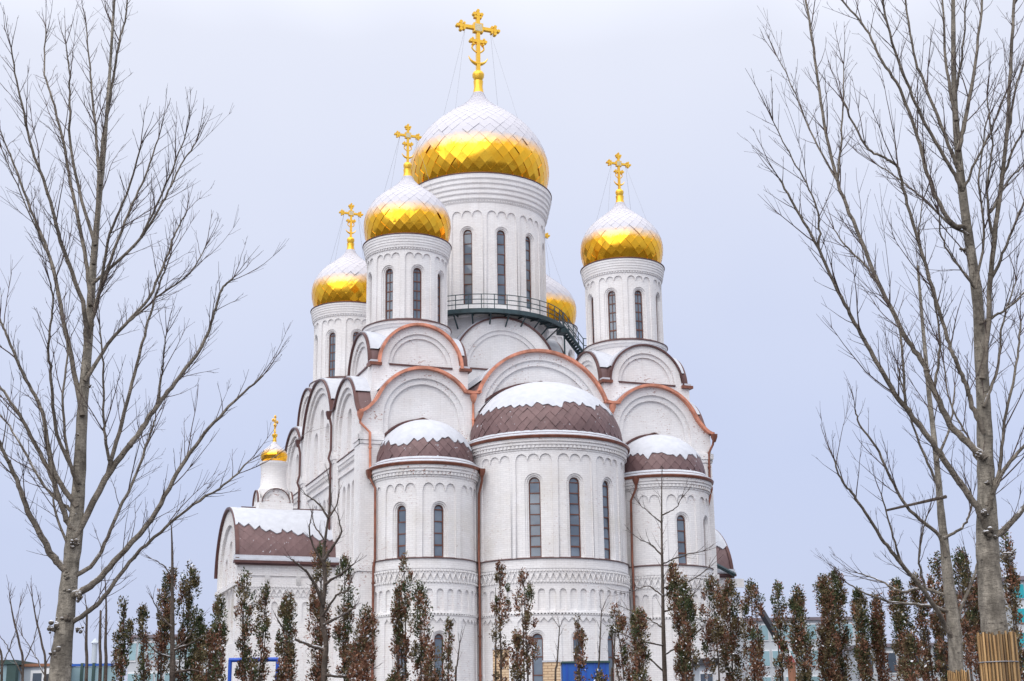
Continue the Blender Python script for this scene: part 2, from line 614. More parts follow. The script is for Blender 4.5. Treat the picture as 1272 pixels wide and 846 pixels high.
def shingled(part, cx, cy, prof, n, aspect, a0, a1, matn, base_mat, name, limit_z=None, tip=0.012, lift=0.0):
    """diamond shingles over a surface of revolution prof [(r,z)...]; returns after adding candidates to TILES"""
    # resample the profile by arc length
    P = [Vector((r, z)) for r, z in prof]
    L = [0]
    for a, b in zip(P, P[1:]): L.append(L[-1] + (b - a).length)

    def ev(s):
        s = min(max(s, 0), L[-1])
        for i in range(len(P) - 1):
            if s <= L[i + 1]:
                f = (s - L[i]) / max(1e-9, L[i + 1] - L[i])
                return P[i].lerp(P[i + 1], f)
        return P[-1]
    vs = [0.0]
    while vs[-1] < L[-1] and len(vs) < 80:
        r = max(ev(vs[-1]).x, 0.25)
        vs.append(vs[-1] + r * math.pi / n * aspect)
    st = 2 * math.pi / n
    for k in range(1, len(vs) - 1):
        B, C, T = ev(vs[k - 1]), ev(vs[k]), ev(vs[k + 1])
        if C.x < 0.3: break
        tan = (T - B).normalized(); nor = Vector((tan.y, -tan.x))      # outward normal in (r,z)
        g = 0.994
        cen = (B + T) / 2 * 0.5 + C * 0.5
        def q3(pt, ang, off):
            pr = pt + nor * off
            return Vector((pr.x * math.sin(ang), -pr.x * math.cos(ang), pr.y))
        h = st / 2 * g
        Bp = C + (B - C) * g; Tp = C + (T - C) * g
        vv = [q3(Bp, 0, lift + .006 + tip), q3(C, h, lift + .006), q3(Tp, 0, lift), q3(C, -h, lift + .006)]
        vb = [q3(Bp, 0, -0.03), q3(C, h, -0.03), q3(Tp, 0, -0.03), q3(C, -h, -0.03)]
        me = bpy.data.meshes.new(name)
        me.from_pydata([tuple(x) for x in vv + vb], [], [(0, 1, 2), (0, 2, 3), (0, 4, 5, 1), (1, 5, 6, 2), (2, 6, 7, 3), (3, 7, 4, 0)])
        me.materials.append(M[matn])
        for j in range(n):
            ang = j * st + (k % 2) * st / 2
            ad_ = math.degrees(ang) % 360
            if ad_ > 180: ad_ -= 360
            if ad_ < a0 or ad_ > a1: continue
            cpt = rot2((0, -C.x, C.y), ang) + Vector((cx, cy, 0))
            nn = rot2((0, -nor.x, nor.y), ang)
            vw = CAML - cpt
            facing = nn.dot(vw.normalized())
            area = (vv[1] - vv[3]).length * (vv[2] - vv[0]).length * facing / vw.length
            if limit_z and cpt.z > limit_z: area *= 0.1
            TILES.append((area, part, me, ang, cx, cy, name, matn, vv, vb))


def snowcap(cx, cy, R, z0, hgt, edge, a0, a1, off=0.07, per=9.0, amp=6.0, seed=0):
    """snow on a half dome: lower edge at elevation `edge` degrees with a jagged zigzag"""
    rnd = random.Random(seed)
    mb = MB()
    cols = []
    na = 140
    nz = max(3, int((a1 - a0) / per))
    jag = [rnd.uniform(0.3, 1.0) * amp for _ in range(nz + 2)]
    base = [rnd.uniform(-1, 1) * amp * 0.7 for _ in range(nz + 2)]
    sk = [rnd.uniform(.55, 1.8) for _ in range(nz + 2)]
    for i in range(na + 1):
        a = a0 + (a1 - a0) * i / na
        q = (a - a0) / (a1 - a0) * nz
        k = int(q); f = q - k
        f = f ** sk[k]
        tri = (1 - abs(2 * f - 1)) ** (.8 if k % 3 else 1.3)
        e0 = edge + base[k] * (1 - f) + base[k + 1] * f + jag[k] * tri - amp / 2
        col = []
        for j in range(13):
            el = e0 + (90 - e0) * j / 12
            o_ = off if 0 < j else off
            rr = (R + o_) * math.cos(R_(el)); z = z0 + (hgt + o_ * 1.1) * math.sin(R_(el))
            col.append((cx + rr * math.sin(R_(a)), cy - rr * math.cos(R_(a)), z))
        rr = (R - 0.05) * math.cos(R_(e0)); z = z0 + (hgt - 0.05) * math.sin(R_(e0))
        col.insert(0, (cx + rr * math.sin(R_(a)), cy - rr * math.cos(R_(a)), z))
        cols.append(col)
    for c1, c2 in zip(cols, cols[1:]):
        for j in range(len(c1) - 1):
            mb.face([c1[j], c2[j], c2[j + 1], c1[j + 1]])
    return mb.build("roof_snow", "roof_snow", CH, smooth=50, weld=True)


def apse(cx, cy, R, centers, bay, les, ze, zarc, arise, win_hw, wzs, wzt_rows, a0, a1, nich, seed, zlow_rows=4, droof=0.3, dome_h=4.45, snow_edge=44, matn="white_brick", wc=None):
    deg = 180 / math.pi / R
    fm = cylmap(cx, cy, R)
    ztop = ze - 0.75
    # upper storey
    bays_cyl("apse_wall", cx, cy, R, centers, bay, les, 12.55, ztop, zarc, arise, (win_hw, 12.62, wzs), a0, a1, matn, rows=wzt_rows, wc=wc)
    # lower storey with windows
    bays_cyl("apse_wall", cx, cy, R, centers, bay, les * 0.9, 0.0, 9.05, 8.62, 0.26, (win_hw * 0.93, 3.2, 7.93 - win_hw * 0.93), a0, a1, matn, n_arch=5, tier_teeth=True, rows=zlow_rows, wc=wc)
    # niche arcade and plain band between
    nm = MB()
    wn = nich * 0.66 / 2
    n = int((a1 - a0) / nich)
    off = a0 + ((a1 - a0) - n * nich) / 2 + nich / 2
    ops = [(off + k * nich - wn, off + k * nich + wn, 9.28, arch(off + k * nich, wn, 10.62 - wn / deg * 0.9, wn / deg), 9) for k in range(n)]
    relief(nm, fm, a0, a1, 3, 9.18, 11.0, ops, 0.0, 0.11)
    relief(nm, fm, a0, a1, 3, 9.18, 11.0, [], 0.11, 0.2)
    relief(nm, fm, a0, a1, 3, 11.0, 11.9, [], 0.03, 0.2)
    relief(nm, fm, a0, a1, 3, 11.9, 12.56, [], -0.01, 0.2)
    dentils(nm, fm, a0, a1, int((a1 - a0) / (0.21 * deg)), 9.05, 9.14, -0.06, 0.02)
    nm.lathe([(R - 0.1, 9.0), (R + .045, 9.04), (R + .045, 9.06), (R - .02, 9.07)], cx, cy, 60, a0, a1)
    nm.lathe([(R - 0.05, 9.14), (R + .06, 9.14), (R + .06, 9.19), (R - .05, 9.2)], cx, cy, 60, a0, a1)
    rib_band(nm, fm, a0, a1, R, 11.02, 11.82, 0.40)
    nm.build("ornament_band", matn, CH, smooth=40, weld=True)
    # sill flashing
    s = MB()
    s.lathe([(R - .1, 12.50), (R + .10, 12.50), (R + .10, 12.535), (R - .1, 12.60)], cx, cy, 60, a0, a1)
    s.build("sill", "brown_trim", CH, smooth=40)
    # cornice
    c = MB()
    pr = [(R - .05, ztop), (R + .04, ztop + .01), (R + .04, ztop + .13), (R + .10, ztop + .15), (R + .10, ztop + .30), (R + .19, ztop + .34), (R + .19, ztop + .48), (R + .27, ztop + .54), (R + .27, ztop + .76), (R - .1, ztop + .78)]
    c.lathe(pr, cx, cy, 72, a0, a1)
    dentils(c, fm, a0, a1, int((a1 - a0) / (0.26 * deg)), ztop + .135, ztop + .30, -0.16, -.09, .5)
    c.build("cornice", "white_worn", CH, smooth=30, weld=True)
    g = MB()
    g.lathe([(R + .2, ze - .02), (R + .38, ze + .0), (R + .42, ze + .14), (R + .36, ze + .19), (R + .2, ze + .17)], cx, cy, 72, a0, a1)
    g.build("gutter", "dark_copper", CH, smooth=40, weld=True)
    sn = MB()
    sn.lathe([(R + .37, ze + .185), (R + .36, ze + .24), (R + .1, ze + .36), (R + .06, ze + .34)], cx, cy, 72, a0, a1)
    sn.lathe([(R + .05, ze + .40), (R + .04, ze + .47), (R - .1, ze + .58), (R - .2, ze + .58)], cx, cy, 72, a0, a1)
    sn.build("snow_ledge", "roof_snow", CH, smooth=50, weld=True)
    fl = MB()
    fl.lathe([(R + .15, ze + .10), (R + .09, ze + .38), (R + .05, ze + .41), (R - .3, ze + .5)], cx, cy, 72, a0, a1)
    fl.build("eave_flashing", "brown_trim", CH, smooth=40, weld=True)
    # half dome
    Rd = R - droof + 0.2; zd = ze + 0.45
    d = MB()
    prof = [((Rd - .03) * math.cos(R_(x_)), zd + dome_h * math.sin(R_(x_))) for x_ in range(0, 91, 5)]
    d.lathe(prof, cx, cy, 72, a0, a1)
    do = d.build("half_dome", "brown_roof", CH, smooth=40, weld=True)
    prof = [(Rd * math.cos(R_(x_)), zd + dome_h * math.sin(R_(x_))) for x_ in range(0, 91, 5)]
    shingled(do, cx, cy, prof[:11], int(2 * math.pi * Rd / 0.62), 1.15, a0 + 2, a1 - 2, "brown_roof", "brown_roof", "shingle", limit_z=zd + dome_h * 0.75, tip=0.003)
    snowcap(cx, cy, Rd, zd, dome_h, snow_edge, a0 + 7, a1, seed=seed, off=0.05, per=38 / Rd, amp=5.5 if R > 4 else 8.0)
    # stub joining wall and dome to the recessed facade
    for nm_, rr_, mt_, k0, k1 in (("half_dome", Rd - .03, "brown_roof", 0, 180), ("roof_snow", Rd + .05, "roof_snow", snow_edge + 2, 178 - snow_edge)):
        sb = MB()
        arc_ = [(cx - rr_ * math.cos(R_(k0 + (k1 - k0) * i_ / 24)), zd + (dome_h + rr_ - Rd) * math.sin(R_(k0 + (k1 - k0) * i_ / 24))) for i_ in range(25)]
        for p_, q_ in zip(arc_, arc_[1:]):
            sb.face([(p_[0], cy - .04 - (.2 if k0 else 0), p_[1]), (q_[0], cy - .04 - (.2 if k0 else 0), q_[1]), (q_[0], -12.3, q_[1]), (p_[0], -12.3, p_[1])])
        sb.build(nm_, mt_, CH, smooth=40, weld=True)
    sb = MB()
    for sg in (-1, 1):
        for r_, z0_, z1_ in ((R, 0, ztop), (R + .27, ztop, ze), (R + .1, ze, zd)):
            sb.face([(cx + sg * r_, cy - .1, z0_), (cx + sg * r_, -12.3, z0_), (cx + sg * r_, -12.3, z1_), (cx + sg * r_, cy - .1, z1_)])
    sb.build("apse_wall", matn, CH)
    # rim flashing against the facade
    rim = MB()
    pts = [(cx + (Rd + .16) * math.cos(R_(t_)), -12.55, zd + (dome_h + .14) * math.sin(R_(t_))) for t_ in range(0, 181, 6)]
    rim.tube(pts, 0.10, 6)
    rim.tube([(cx - .55, -12.5, zd + dome_h + .13), (cx, -12.5, zd + dome_h + .30), (cx + .55, -12.5, zd + dome_h + .13)], 0.07, 6)
    rim.build("flashing", "brown_trim", CH, smooth=50)
    return do


apse(0, -H, 5.4, [-58, -29, 0, 29, 58], 29, 4, 20.15, 18.75, 0.42, 0.40, 17.70 - 0.40, 7, -88, 88, 7.2, 1, droof=0.25, dome_h=4.35, snow_edge=28, wc=[-29, 0, 29])
apse(-8.45, -12.9, 3.35, [-67.5 - 22.5 + 0, -45, 0, 45], 44, 6, 18.35, 16.72, 0.5, 0.36, 15.88 - 0.36, 4, -92, 92, 11.8, 2, dome_h=3.05, snow_edge=26, wc=[-45, 0])
apse(8.45, -12.9, 3.35, [-45, 0, 45, 90], 44, 6, 18.35, 16.72, 0.5, 0.36, 15.88 - 0.36, 4, -92, 92, 11.8, 3, dome_h=3.05, snow_edge=25, wc=[0, 45])


# ---------------------------------------------------------------- main block facades
CS, RS, ZS = 8.4, 3.4, 22.0          # side bay gable circle
RC, ZC = 4.9, 22.35                  # centre bay gable circle


def outline(x):
    a = abs(x)
    if a <= 4.6: return ZC + math.sqrt(RC * RC - a * a)
    if a <= 5.68: return 23.98
    if a <= 11.55: return ZS + math.sqrt(max(0, RS * RS - (a - CS) ** 2))
    z1 = ZS + math.sqrt(RS * RS - (11.55 - CS) ** 2)
    f = (a - 11.55) / (12.9 - 11.55)
    return z1 + (22.18 - z1) * (1 - (1 - f) ** 1.8)


def facade_mesh(detail):
    mb = MB()
    fm = lambda u, z, d: (u, -H + d, z)
    bays = [(-CS, 2.45, ZS), (0, 4.0, ZC), (CS, 2.45, ZS)]
    ops = [(c - r - .38, c + r + .38, 0, arch(c, r + .38, zs), 33) for c, r, zs in bays]
    relief(mb, fm, -H, H, .4, 0, outline, ops, 0.0, 0.16)
    ops = [(c - r, c + r, 0, arch(c, r, zs), 33) for c, r, zs in bays]
    relief(mb, fm, -H + .05, H - .05, .4, 0, lambda u: outline(u) - .05, ops, 0.16, 0.34)
    ops = []
    if detail:
        for c in (-CS, CS):
            ops += [(c - .55, c + .55, 20.4, arch(c, .55, 22.9), 13)]
        for c, t_ in ((-1.8, 23.2), (0, 24.6), (1.8, 23.2)):
            ops += [(c - .6, c + .6, 20.4, arch(c, .6, t_), 13)]
    relief(mb, fm, -H + .1, H - .1, .4, 19.0, lambda u: outline(u) - .1, ops, 0.34, 0.62)
    relief(mb, fm, -H + .1, H - .1, 2, 19.0, 25.8 if 0 else (lambda u: outline(u) - .15), [], 0.62, 0.7)
    ops = []
    if detail:
        for c in (-CS, CS):
            for q in (-1.25, 0, 1.25):
                ops += [(c + q - .42, c + q + .42, 12.6, arch(c + q, .42, 17.9), 9)]
        for q in (-2.6, -1.3, 0, 1.3, 2.6):
            ops += [(q - .42, q + .42, 12.6, arch(q, .42, 17.9), 9)]
    relief(mb, fm, -H + .1, H - .1, 2, 0, 19.0, ops, 0.34, 0.55)
    relief(mb, fm, -H + .1, H - .1, 4, 0, 19.0, [], 0.55, 0.6)
    # string course with dentils inside the bays, capitals on the pilasters
    for c, r, zs in bays:
        mb.box(c - r, c + r, -H + .12, -H + .36, 19.85, 20.15)
        mb.box(c - r, c + r, -H + .22, -H + .36, 19.05, 19.2)
        n = int(2 * r / .34)
        for k in range(n):
            x0 = c - r + 2 * r * k / n
            mb.box(x0, x0 + .17, -H + .16, -H + .36, 19.6, 19.85)
            mb.box(x0 + .05, x0 + .22, -H + .24, -H + .36, 19.2, 19.42)
    for a_, b_ in ((-H - .12, -11.15), (-5.65, -4.3), (4.3, 5.65), (11.15, H + .12)):
        mb.box(a_, b_, -H - .12, -H + .2, 20.45, 20.85)
        mb.box(a_ + .06, b_ - .06, -H - .06, -H + .2, 20.2, 20.45)
        mb.box(a_ + .02, b_ - .02, -H - .08, -H + .2, 12.0, 12.4)
    return mb


front = facade_mesh(False).build("facade_wall", "white_gable", CH, smooth=30, weld=True)
side = facade_mesh(True).build("facade_wall", "white_gable", CH, smooth=30, weld=True)
side.rotation_euler.z = -math.pi / 2
for a in (math.pi / 2, math.pi):
    o = bpy.data.objects.new("facade_wall", side.data); COL.objects.link(o); o.parent = CH; o.rotation_euler.z = a
# corner returns so that the pilaster faces meet, and the string flashing line on the flank
strip = MB()
for c, r in ((-CS, 2.45), (0, 4.0), (CS, 2.45)):
    strip.box(-H + .06, -H + .34, -c - r, -c + r, 20.155, 20.21)
strip.build("string_flashing", "brown_trim", CH)


def trim_path(pts, name, matn, d0, d1, th, rot=0, plane=H, lift=0.0):
    """flashing that follows an arched outline pts [(x,z)], from depth d0 (outside) to d1 (inside)"""
    mb = MB()
    P = [Vector(p) for p in pts]
    nr = []
    for k in range(len(P)):
        t = (P[min(k + 1, len(P) - 1)] - P[max(k - 1, 0)]).normalized()
        nr.append(Vector((-t.y, t.x)) if t.x >= 0 else Vector((t.y, -t.x)))
    for k in range(len(P) - 1):
        q = []
        for i in (k, k + 1):
            lo = P[i] + nr[i] * lift; hi = P[i] + nr[i] * (lift + th)
            q.append([(lo.x, -plane + d0, lo.y), (hi.x, -plane + d0, hi.y), (hi.x, -plane + d1, hi.y), (lo.x, -plane + d1, lo.y)])
        for j in range(4):
            j2 = (j + 1) % 4
            mb.face([q[0][j], q[1][j], q[1][j2], q[0][j2]])
    o = mb.build(name, matn, CH, smooth=35, weld=True)
    o.rotation_euler.z = rot
    return o


def span(a, b, n):
    return [(a + (b - a) * k / n, outline(a + (b - a) * k / n)) for k in range(n + 1)]


paths = {"l": span(-12.9, -5.5, 40), "v1": [(-5.72, 24.0), (-5.1, 23.93), (-4.5, 24.05)], "c": span(-4.62, 4.62, 40), "v2": [(4.5, 24.05), (5.1, 23.93), (5.72, 24.0)], "r": span(5.5, 12.9, 40)}
for rot, mt in ((0, "copper"), (-math.pi / 2, "brown_trim"), (math.pi / 2, "brown_trim"), (math.pi, "brown_trim")):
    for key, pt in paths.items():
        trim_path(pt, "roof_edge", mt, -0.34 if mt == "copper" else -.17, .12, 0.19 if mt == "copper" else .115, rot)
        if len(pt) > 5:
            # barrel roof behind the gable edge and the snow lying on its top
            trim_path([p_ for p_ in pt if abs(p_[0]) < 11.75], "barrel_roof", "brown_roof", .125, 4.4 if key != "c" else 8.0, 0.12, rot)
            for fl_ in ([p_ for p_ in pt if -12.66 < p_[0] < -11.6], [p_ for p_ in pt if 11.6 < p_[0] < 12.66]):
                if len(fl_) > 2: trim_path(fl_, "barrel_roof", "brown_roof", .125, 1.15, 0.12, rot)
            lim = 0.88 if key == "c" else 0.86
            cxx = {"l": -CS, "c": 0, "r": CS}[key]; rr = RC if key == "c" else RS
            sp_ = [p_ for p_ in pt if abs(p_[0] - cxx) < rr * lim]
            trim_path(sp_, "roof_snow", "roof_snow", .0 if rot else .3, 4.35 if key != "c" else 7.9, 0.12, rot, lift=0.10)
    # snow in the valley at the corner
sn = MB()
for sx in (-1, 1):
    for sy in (-1, 1):
        sn.box(*sorted((sx * 11.8, sx * 12.6)), *sorted((sy * 11.8, sy * 12.6)), 22.1, 22.55)
sn.build("valley_snow", "roof_snow", CH)
rf = MB()
rf.box(-11.95, 11.95, -11.95, 11.95, 21.4, 22.35)
rf.build("roof_deck", "brown_roof", CH)


# ---------------------------------------------------------------- kokoshnik tiers under the drums
def koko_mesh(R, zs, plane, hw, zbase, wallm, detail=True):
    mb = MB()
    fm = lambda u, z, d: (u, -plane + d, z)
    zf = lambda u: zs + math.sqrt(max(0, R * R - u * u))
    Rt = R * 0.70
    relief(mb, fm, -R, R, R / 16, zs, zf, [(-Rt - .3, Rt + .3, zs, arch(0, Rt + .3, zs), 33)], 0, .13)
    relief(mb, fm, -R * .99, R * .99, R / 16, zs, lambda u: zf(u) - .03, [(-Rt, Rt, zs, arch(0, Rt, zs), 33)], .13, .26)
    relief(mb, fm, -R * .98, R * .98, R / 16, zs, lambda u: zf(u) - .06, [], .26, .3)
    relief(mb, fm, -hw, hw, 1, zbase, zs, [], 0, .1)
    return mb


def koko_set(cx, cy, R, zs, plane, zbase, mats_by_side, depth, ledge):
    """square block with an arched gable on each of its four faces"""
    for rot, (edge_mat) in mats_by_side:
        c, s = math.cos(rot), math.sin(rot)
        loc = (cx, cy, 0)
        parts = []
        parts.append(koko_mesh(R, zs, plane, plane, zbase, "white_gable").build("gable_wall", "white_gable", CH, smooth=30, weld=True))
        arc = [(R * math.cos(math.pi - math.pi * k / 32), zs + R * math.sin(math.pi * k / 32)) for k in range(33)]
        parts.append(trim_path(arc, "roof_edge", edge_mat, -.28 if edge_mat == "copper" else -.16, .1, .18 if edge_mat == "copper" else .115, 0, plane))
        parts.append(trim_path(arc, "barrel_roof", "brown_roof", .105, depth, .11, 0, plane))
        sp_ = [p_ for p_ in arc if abs(p_[0]) < R * .93]
        parts.append(trim_path(sp_, "roof_snow", "roof_snow", .2 if edge_mat == "copper" else .03, depth - .1, .12, 0, plane, lift=.09))
        st = MB(); st.box(-R * .78, R * .8, -plane - .10, -plane + .28, zs - .06, zs + .05)
        parts.append(st.build("string_flashing", "brown_trim", CH))
        for o in parts:
            o.location = loc; o.rotation_euler.z = rot
    if ledge:
        for sx in (-1, 1):
            for sy in (-1, 1):
                lg = MB()
                x0, y0 = cx + sx * (plane - .62), cy + sy * (plane - .62)
                lg.cur = 0
                lg.box(*sorted((x0, x0 + sx * .85)), *sorted((y0, y0 + sy * .85)), zs - .14, zs + .06)
                lg.cur = 1
                lg.box(*sorted((x0 + sx * .02, x0 + sx * .74)), *sorted((y0 + sy * .02, y0 + sy * .74)), zs + .06, zs + .22)
                lg.build("corner_ledge", ["dark_copper", "roof_snow"], CH)
    tp = MB(); tp.box(cx - plane + .3, cx + plane - .3, cy - plane + .3, cy + plane - .3, zs - .2, zs + .3)
    tp.build("roof_deck", "brown_roof", CH)


Q = math.pi / 2
for sx in (-1, 1):
    for sy in (-1, 1):
        cop = (sx, sy) == (-1, -1)
        koko_set(sx * 8.4, sy * 8.4, 2.8, 25.88, 3.35, 21.5, [(0, "copper" if cop else "brown_trim"), (-Q, "brown_trim"), (Q, "brown_trim"), (2 * Q, "brown_trim")], 3.2, True)
koko_set(0, 0, 4.0, 27.75, 5.45, 21.5, [(0, "brown_trim"), (-Q, "brown_trim"), (Q, "brown_trim"), (2 * Q, "brown_trim")], 5.0, False)


# ---------------------------------------------------------------- drums, domes, crosses
def cross(cx, cy, zb, zt, name="cross"):
    """ornate orthodox cross: trefoil ends, square centre, lower bar, crescent; lies in the local XZ plane"""
    h = zt - zb; mb = MB(); t = h * 0.03
    X = lambda x, z, y=0: (cx + x * h, cy + y, zb + z * h)
    def bar(x0, x1, z0, z1, th=1.0):
        mb.box(cx + x0 * h, cx + x1 * h, cy - t * th, cy + t * th, zb + z0 * h, zb + z1 * h)
    bar(-.027, .027, 0, .93)
    bar(-.27, .27, .70 - .026, .70 + .026, .93)
    bar(-.075, .075, .70 - .075, .70 + .075, 1.25)
    bar(-.11, .11, .455, .505, .9)
    def blob(x, z, r):
        mb.tube([X(x, z, -t * 1.1), X(x, z, t * 1.1)], r * h, 8)
    for ux, uz, ox, oz in ((0, .93, 0, 1), (-.27, .70, -1, 0), (.27, .70, 1, 0)):
        blob(ux, uz, .036)
        blob(ux + ox * .055, uz + oz * .055, .026)
        blob(ux + (oz * .058), uz + (ox * .058), .028)
        blob(ux - (oz * .058), uz - (ox * .058), .028)
        blob(ux - ox * .05 + oz * .045, uz - oz * .05 + abs(ox) * .045, .02)
        blob(ux - ox * .05 - oz * .045, uz - oz * .05 - abs(ox) * .045, .02)
    for sx in (-1, 1):
        blob(sx * .115, .48, .026); blob(sx * .09, .515, .018); blob(sx * .08, .43, .017)
        # scrolls
        pts = [X(sx * (.03 + .065 * math.sin(math.pi * k / 8)), .30 + .15 * k / 8) for k in range(9)]
        mb.tube(pts, .013 * h, 6)
        # crescent horn
        pts = [X(sx * .155 * math.sin(R_(75) * k / 8), .11 + .155 * (1 - math.cos(R_(75) * k / 8))) for k in range(9)]
        mb.tube(pts, [.034 * h * (1 - .9 * k / 8) for k in range(9)], 6)
    o = mb.build(name, "cross_gold", CH, smooth=35)
    g = MB(); g.box(cx - .058 * h, cx + .058 * h, cy - t * 1.45, cy - t * 1.2, zb + h * (.70 - .058), zb + h * (.70 + .058))
    g.build("cross_centre", "cross_gem", o)
    return o


def guys(cx, cy, zc, h, prof_r, zd):
    mb = MB()
    for sx in (-1, 1):
        for sy in (-1, 1):
            mb.tube([(cx + sx * .2 * h, cy, zc), (cx + sx * prof_r * .8, cy + sy * prof_r * .6, zd)], .008, 4, False)
    mb.build("guy_wires", "wire", CH)


def drum(cx, cy, R, n, zb, zt, arcs, arise, whw, wzb, wzs, corn, matd, prof, ntile, neck, ball, zx, zxt, rows, cols, singles, bayles, guy, corn_r, stuff_lim):
    bay = 360 / n
    cents = [k * bay for k in range(n)]
    cents = [c if c <= 180 else c - 360 for c in cents]
    cents = sorted(c for c in cents)
    mb_o = bays_cyl("drum_wall", cx, cy, R, [c for c in cents if c < 180 - 1], bay, bayles, zb, zt, arcs, arise, (whw, wzb, wzs), -180 + bay / 2 - .001, 180 - bay / 2 + .001 , "white_drum", rows=rows, cols=cols, singles=singles)
    # closing bay at the back
    bk = MB(); bk.lathe([(R - .02, zb), (R - .02, zt)], cx, cy, 8, 180 - bay / 2 - 1, 180 + bay / 2 + 1); bk.build("drum_wall", "white_drum", CH, smooth=40)
    fm = cylmap(cx, cy, R)
    c = MB()
    k = corn_r - R; hh = corn - zt
    pr = [(R - .1, zt - .01), (R + .03, zt), (R + .03, zt + .04 * hh)]
    for i in range(5):
        f0, f1 = i / 5, (i + 1) / 5
        r1 = R + .08 + (k - .08) * f1 ** 0.9
        pr += [(r1 - .03, zt + hh * (.12 + .86 * f0)), (r1, zt + hh * (.14 + .86 * f0)), (r1, zt + hh * (.08 + .86 * f1))]
    pr += [(corn_r, corn - .03), (corn_r - .05, corn), (R * .9, corn + .06)]
    c.lathe(pr, cx, cy, 84)
    nd = int(2 * math.pi * R / .2)
    dentils(c, fm, -180, 180, nd, zt + .03 * hh, zt + .14 * hh, -.09, .0, .5)
    c.build("cornice", "white_drum", CH, smooth=30, weld=True)
    e_ = MB(); e_.lathe([(corn_r - .02, corn - .05), (corn_r + .05, corn - .02), (corn_r + .05, corn + .03), (corn_r - .2, corn + .05)], cx, cy, 84)
    e_.build("cornice_flashing", "brown_trim", CH, smooth=40, weld=True)
    # dome
    d = MB(); d.lathe([(r - .02, z) for r, z in prof] , cx, cy, 152)
    do = d.build("dome", matd, CH, smooth=50, weld=True)
    shingled(do, cx, cy, prof, ntile, 1.12, -181, 181, matd, matd, "dome_shingle", limit_z=stuff_lim)
    # neck, ball, cross, guys
    nk = MB()
    r0, z0 = prof[-1]
    nk.lathe([(r0 + .02, z0 - .05), (r0 * .85, z0 + (neck - z0) * .5), (r0 * .95, neck)], cx, cy, 16)
    nk.sphere((cx, cy, ball[1]), ball[0], 12, .9)
    nk.lathe([(r0 * .6, neck - .05), (ball[0] * .95, ball[1] - ball[0] * .35), (ball[0] * .95, ball[1] - ball[0] * .2), (r0 * .5, ball[1])], cx, cy, 16)
    nk.build("finial", "cross_gold", CH, smooth=40)
    cross(cx, cy, zx, zxt)
    if guy: guys(cx, cy, zx + (zxt - zx) * .68, zxt - zx, *guy)


mprof = [(5.06, 43.25), (5.30, 43.75), (5.50, 44.4), (5.60, 45.1), (5.60, 45.8), (5.48, 46.5), (5.25, 47.15), (4.92, 47.85), (4.45, 48.55), (3.9, 49.2), (3.3, 49.75), (2.65, 50.28), (2.0, 50.75), (1.4, 51.2), (.95, 51.6), (.62, 52.05), (.42, 52.5)]
drum(0, 0, 5.2, 12, 32.3, 41.0, 39.85, .5, .37, 33.0, 38.93 - .37, 43.2, "gold_main", mprof, 38, 53.55, (.5, 54.1), 54.5, 60.0, 7, 1, True, 3.6, (3.3, 49.8), 5.75, 48.0)
sprof = [(2.72, 35.45), (2.88, 35.8), (3.03, 36.3), (3.1, 36.85), (3.08, 37.4), (2.97, 37.85), (2.76, 38.3), (2.45, 38.75), (2.05, 39.15), (1.62, 39.5), (1.18, 39.85), (.8, 40.17), (.5, 40.5), (.33, 40.85)]
for sx, sy in ((-1, -1), (1, -1), (-1, 1), (1, 1)):
    drum(sx * 8.4, sy * 8.4, 2.85, 8, 29.35, 34.35, 33.78, .36, .35, 29.45, 33.12 - .35, 35.42, "gold_small", sprof, 27, 41.4, (.32, 41.72), 42.0, 44.95, 5, 2, False, 7, (2.0, 39.2), 3.12, 38.4)
    b = MB()
    cx, cy = sx * 8.4, sy * 8.4
    b.lathe([(2.8, 26.0), (2.8, 28.75), (2.9, 28.8), (2.95, 28.95), (3.05, 29.0), (3.08, 29.2)], cx, cy, 64)
    b.build("drum_base", "white_drum", CH, smooth=35, weld=True)
    b = MB()
    b.lathe([(3.05, 29.19), (3.14, 29.19), (3.14, 29.25), (2.8, 29.42)], cx, cy, 64)
    b.build("base_flashing", "brown_trim", CH, smooth=35, weld=True)
    # stepped brown flashing collar where barrels meet the base
b = MB()
b.lathe([(5.25, 26.5), (5.25, 31.9), (5.35, 32.0), (5.35, 32.3), (5.1, 32.4)], 0, 0, 84)
b.build("drum_base", "white_drum", CH, smooth=35, weld=True)

# ---------------------------------------------------------------- steel gallery and stair round the main drum
g = MB()
A0, A1 = -95, 58
zd_ = 32.18
g.lathe([(5.36, zd_), (6.55, zd_), (6.55, zd_ - .10), (6.55, zd_ - .32), (6.45, zd_ - .32), (6.45, zd_ - .1), (5.36, zd_ - .1)], 0, 0, 60, A0, A1)
for k in range(12):
    a = R_(A0 + (A1 - A0) * (k + .5) / 12)
    s_, c_ = math.sin(a), -math.cos(a)
    g.tube([(5.3 * s_, 5.3 * c_, zd_ - 1.15), (6.4 * s_, 6.4 * c_, zd_ - .22)], .06, 4)
    g.tube([(5.3 * s_, 5.3 * c_, zd_ - .2), (6.5 * s_, 6.5 * c_, zd_ - .2)], .07, 4)
g.build("gallery_deck", "steel", CH)
gs = MB(); gs.lathe([(5.4, zd_ + .01), (5.4, zd_ + .10), (6.2, zd_ + .05), (6.3, zd_ + .01)], 0, 0, 60, A0, A1)
gs.build("gallery_snow", "roof_snow", CH, smooth=40)
g = MB()
ring = lambda rr, z: [(rr * math.sin(R_(a)), -rr * math.cos(R_(a)), z) for a in np.linspace(A0, A1, 48)]
for z in (zd_ + .35, zd_ + .7, zd_ + 1.1):
    g.tube(ring(6.5, z), .035, 5)
for a in np.linspace(A0, A1, 19):
    g.tube([(6.5 * math.sin(R_(a)), -6.5 * math.cos(R_(a)), zd_ - .1), (6.5 * math.sin(R_(a)), -6.5 * math.cos(R_(a)), zd_ + 1.1)], .035, 5)
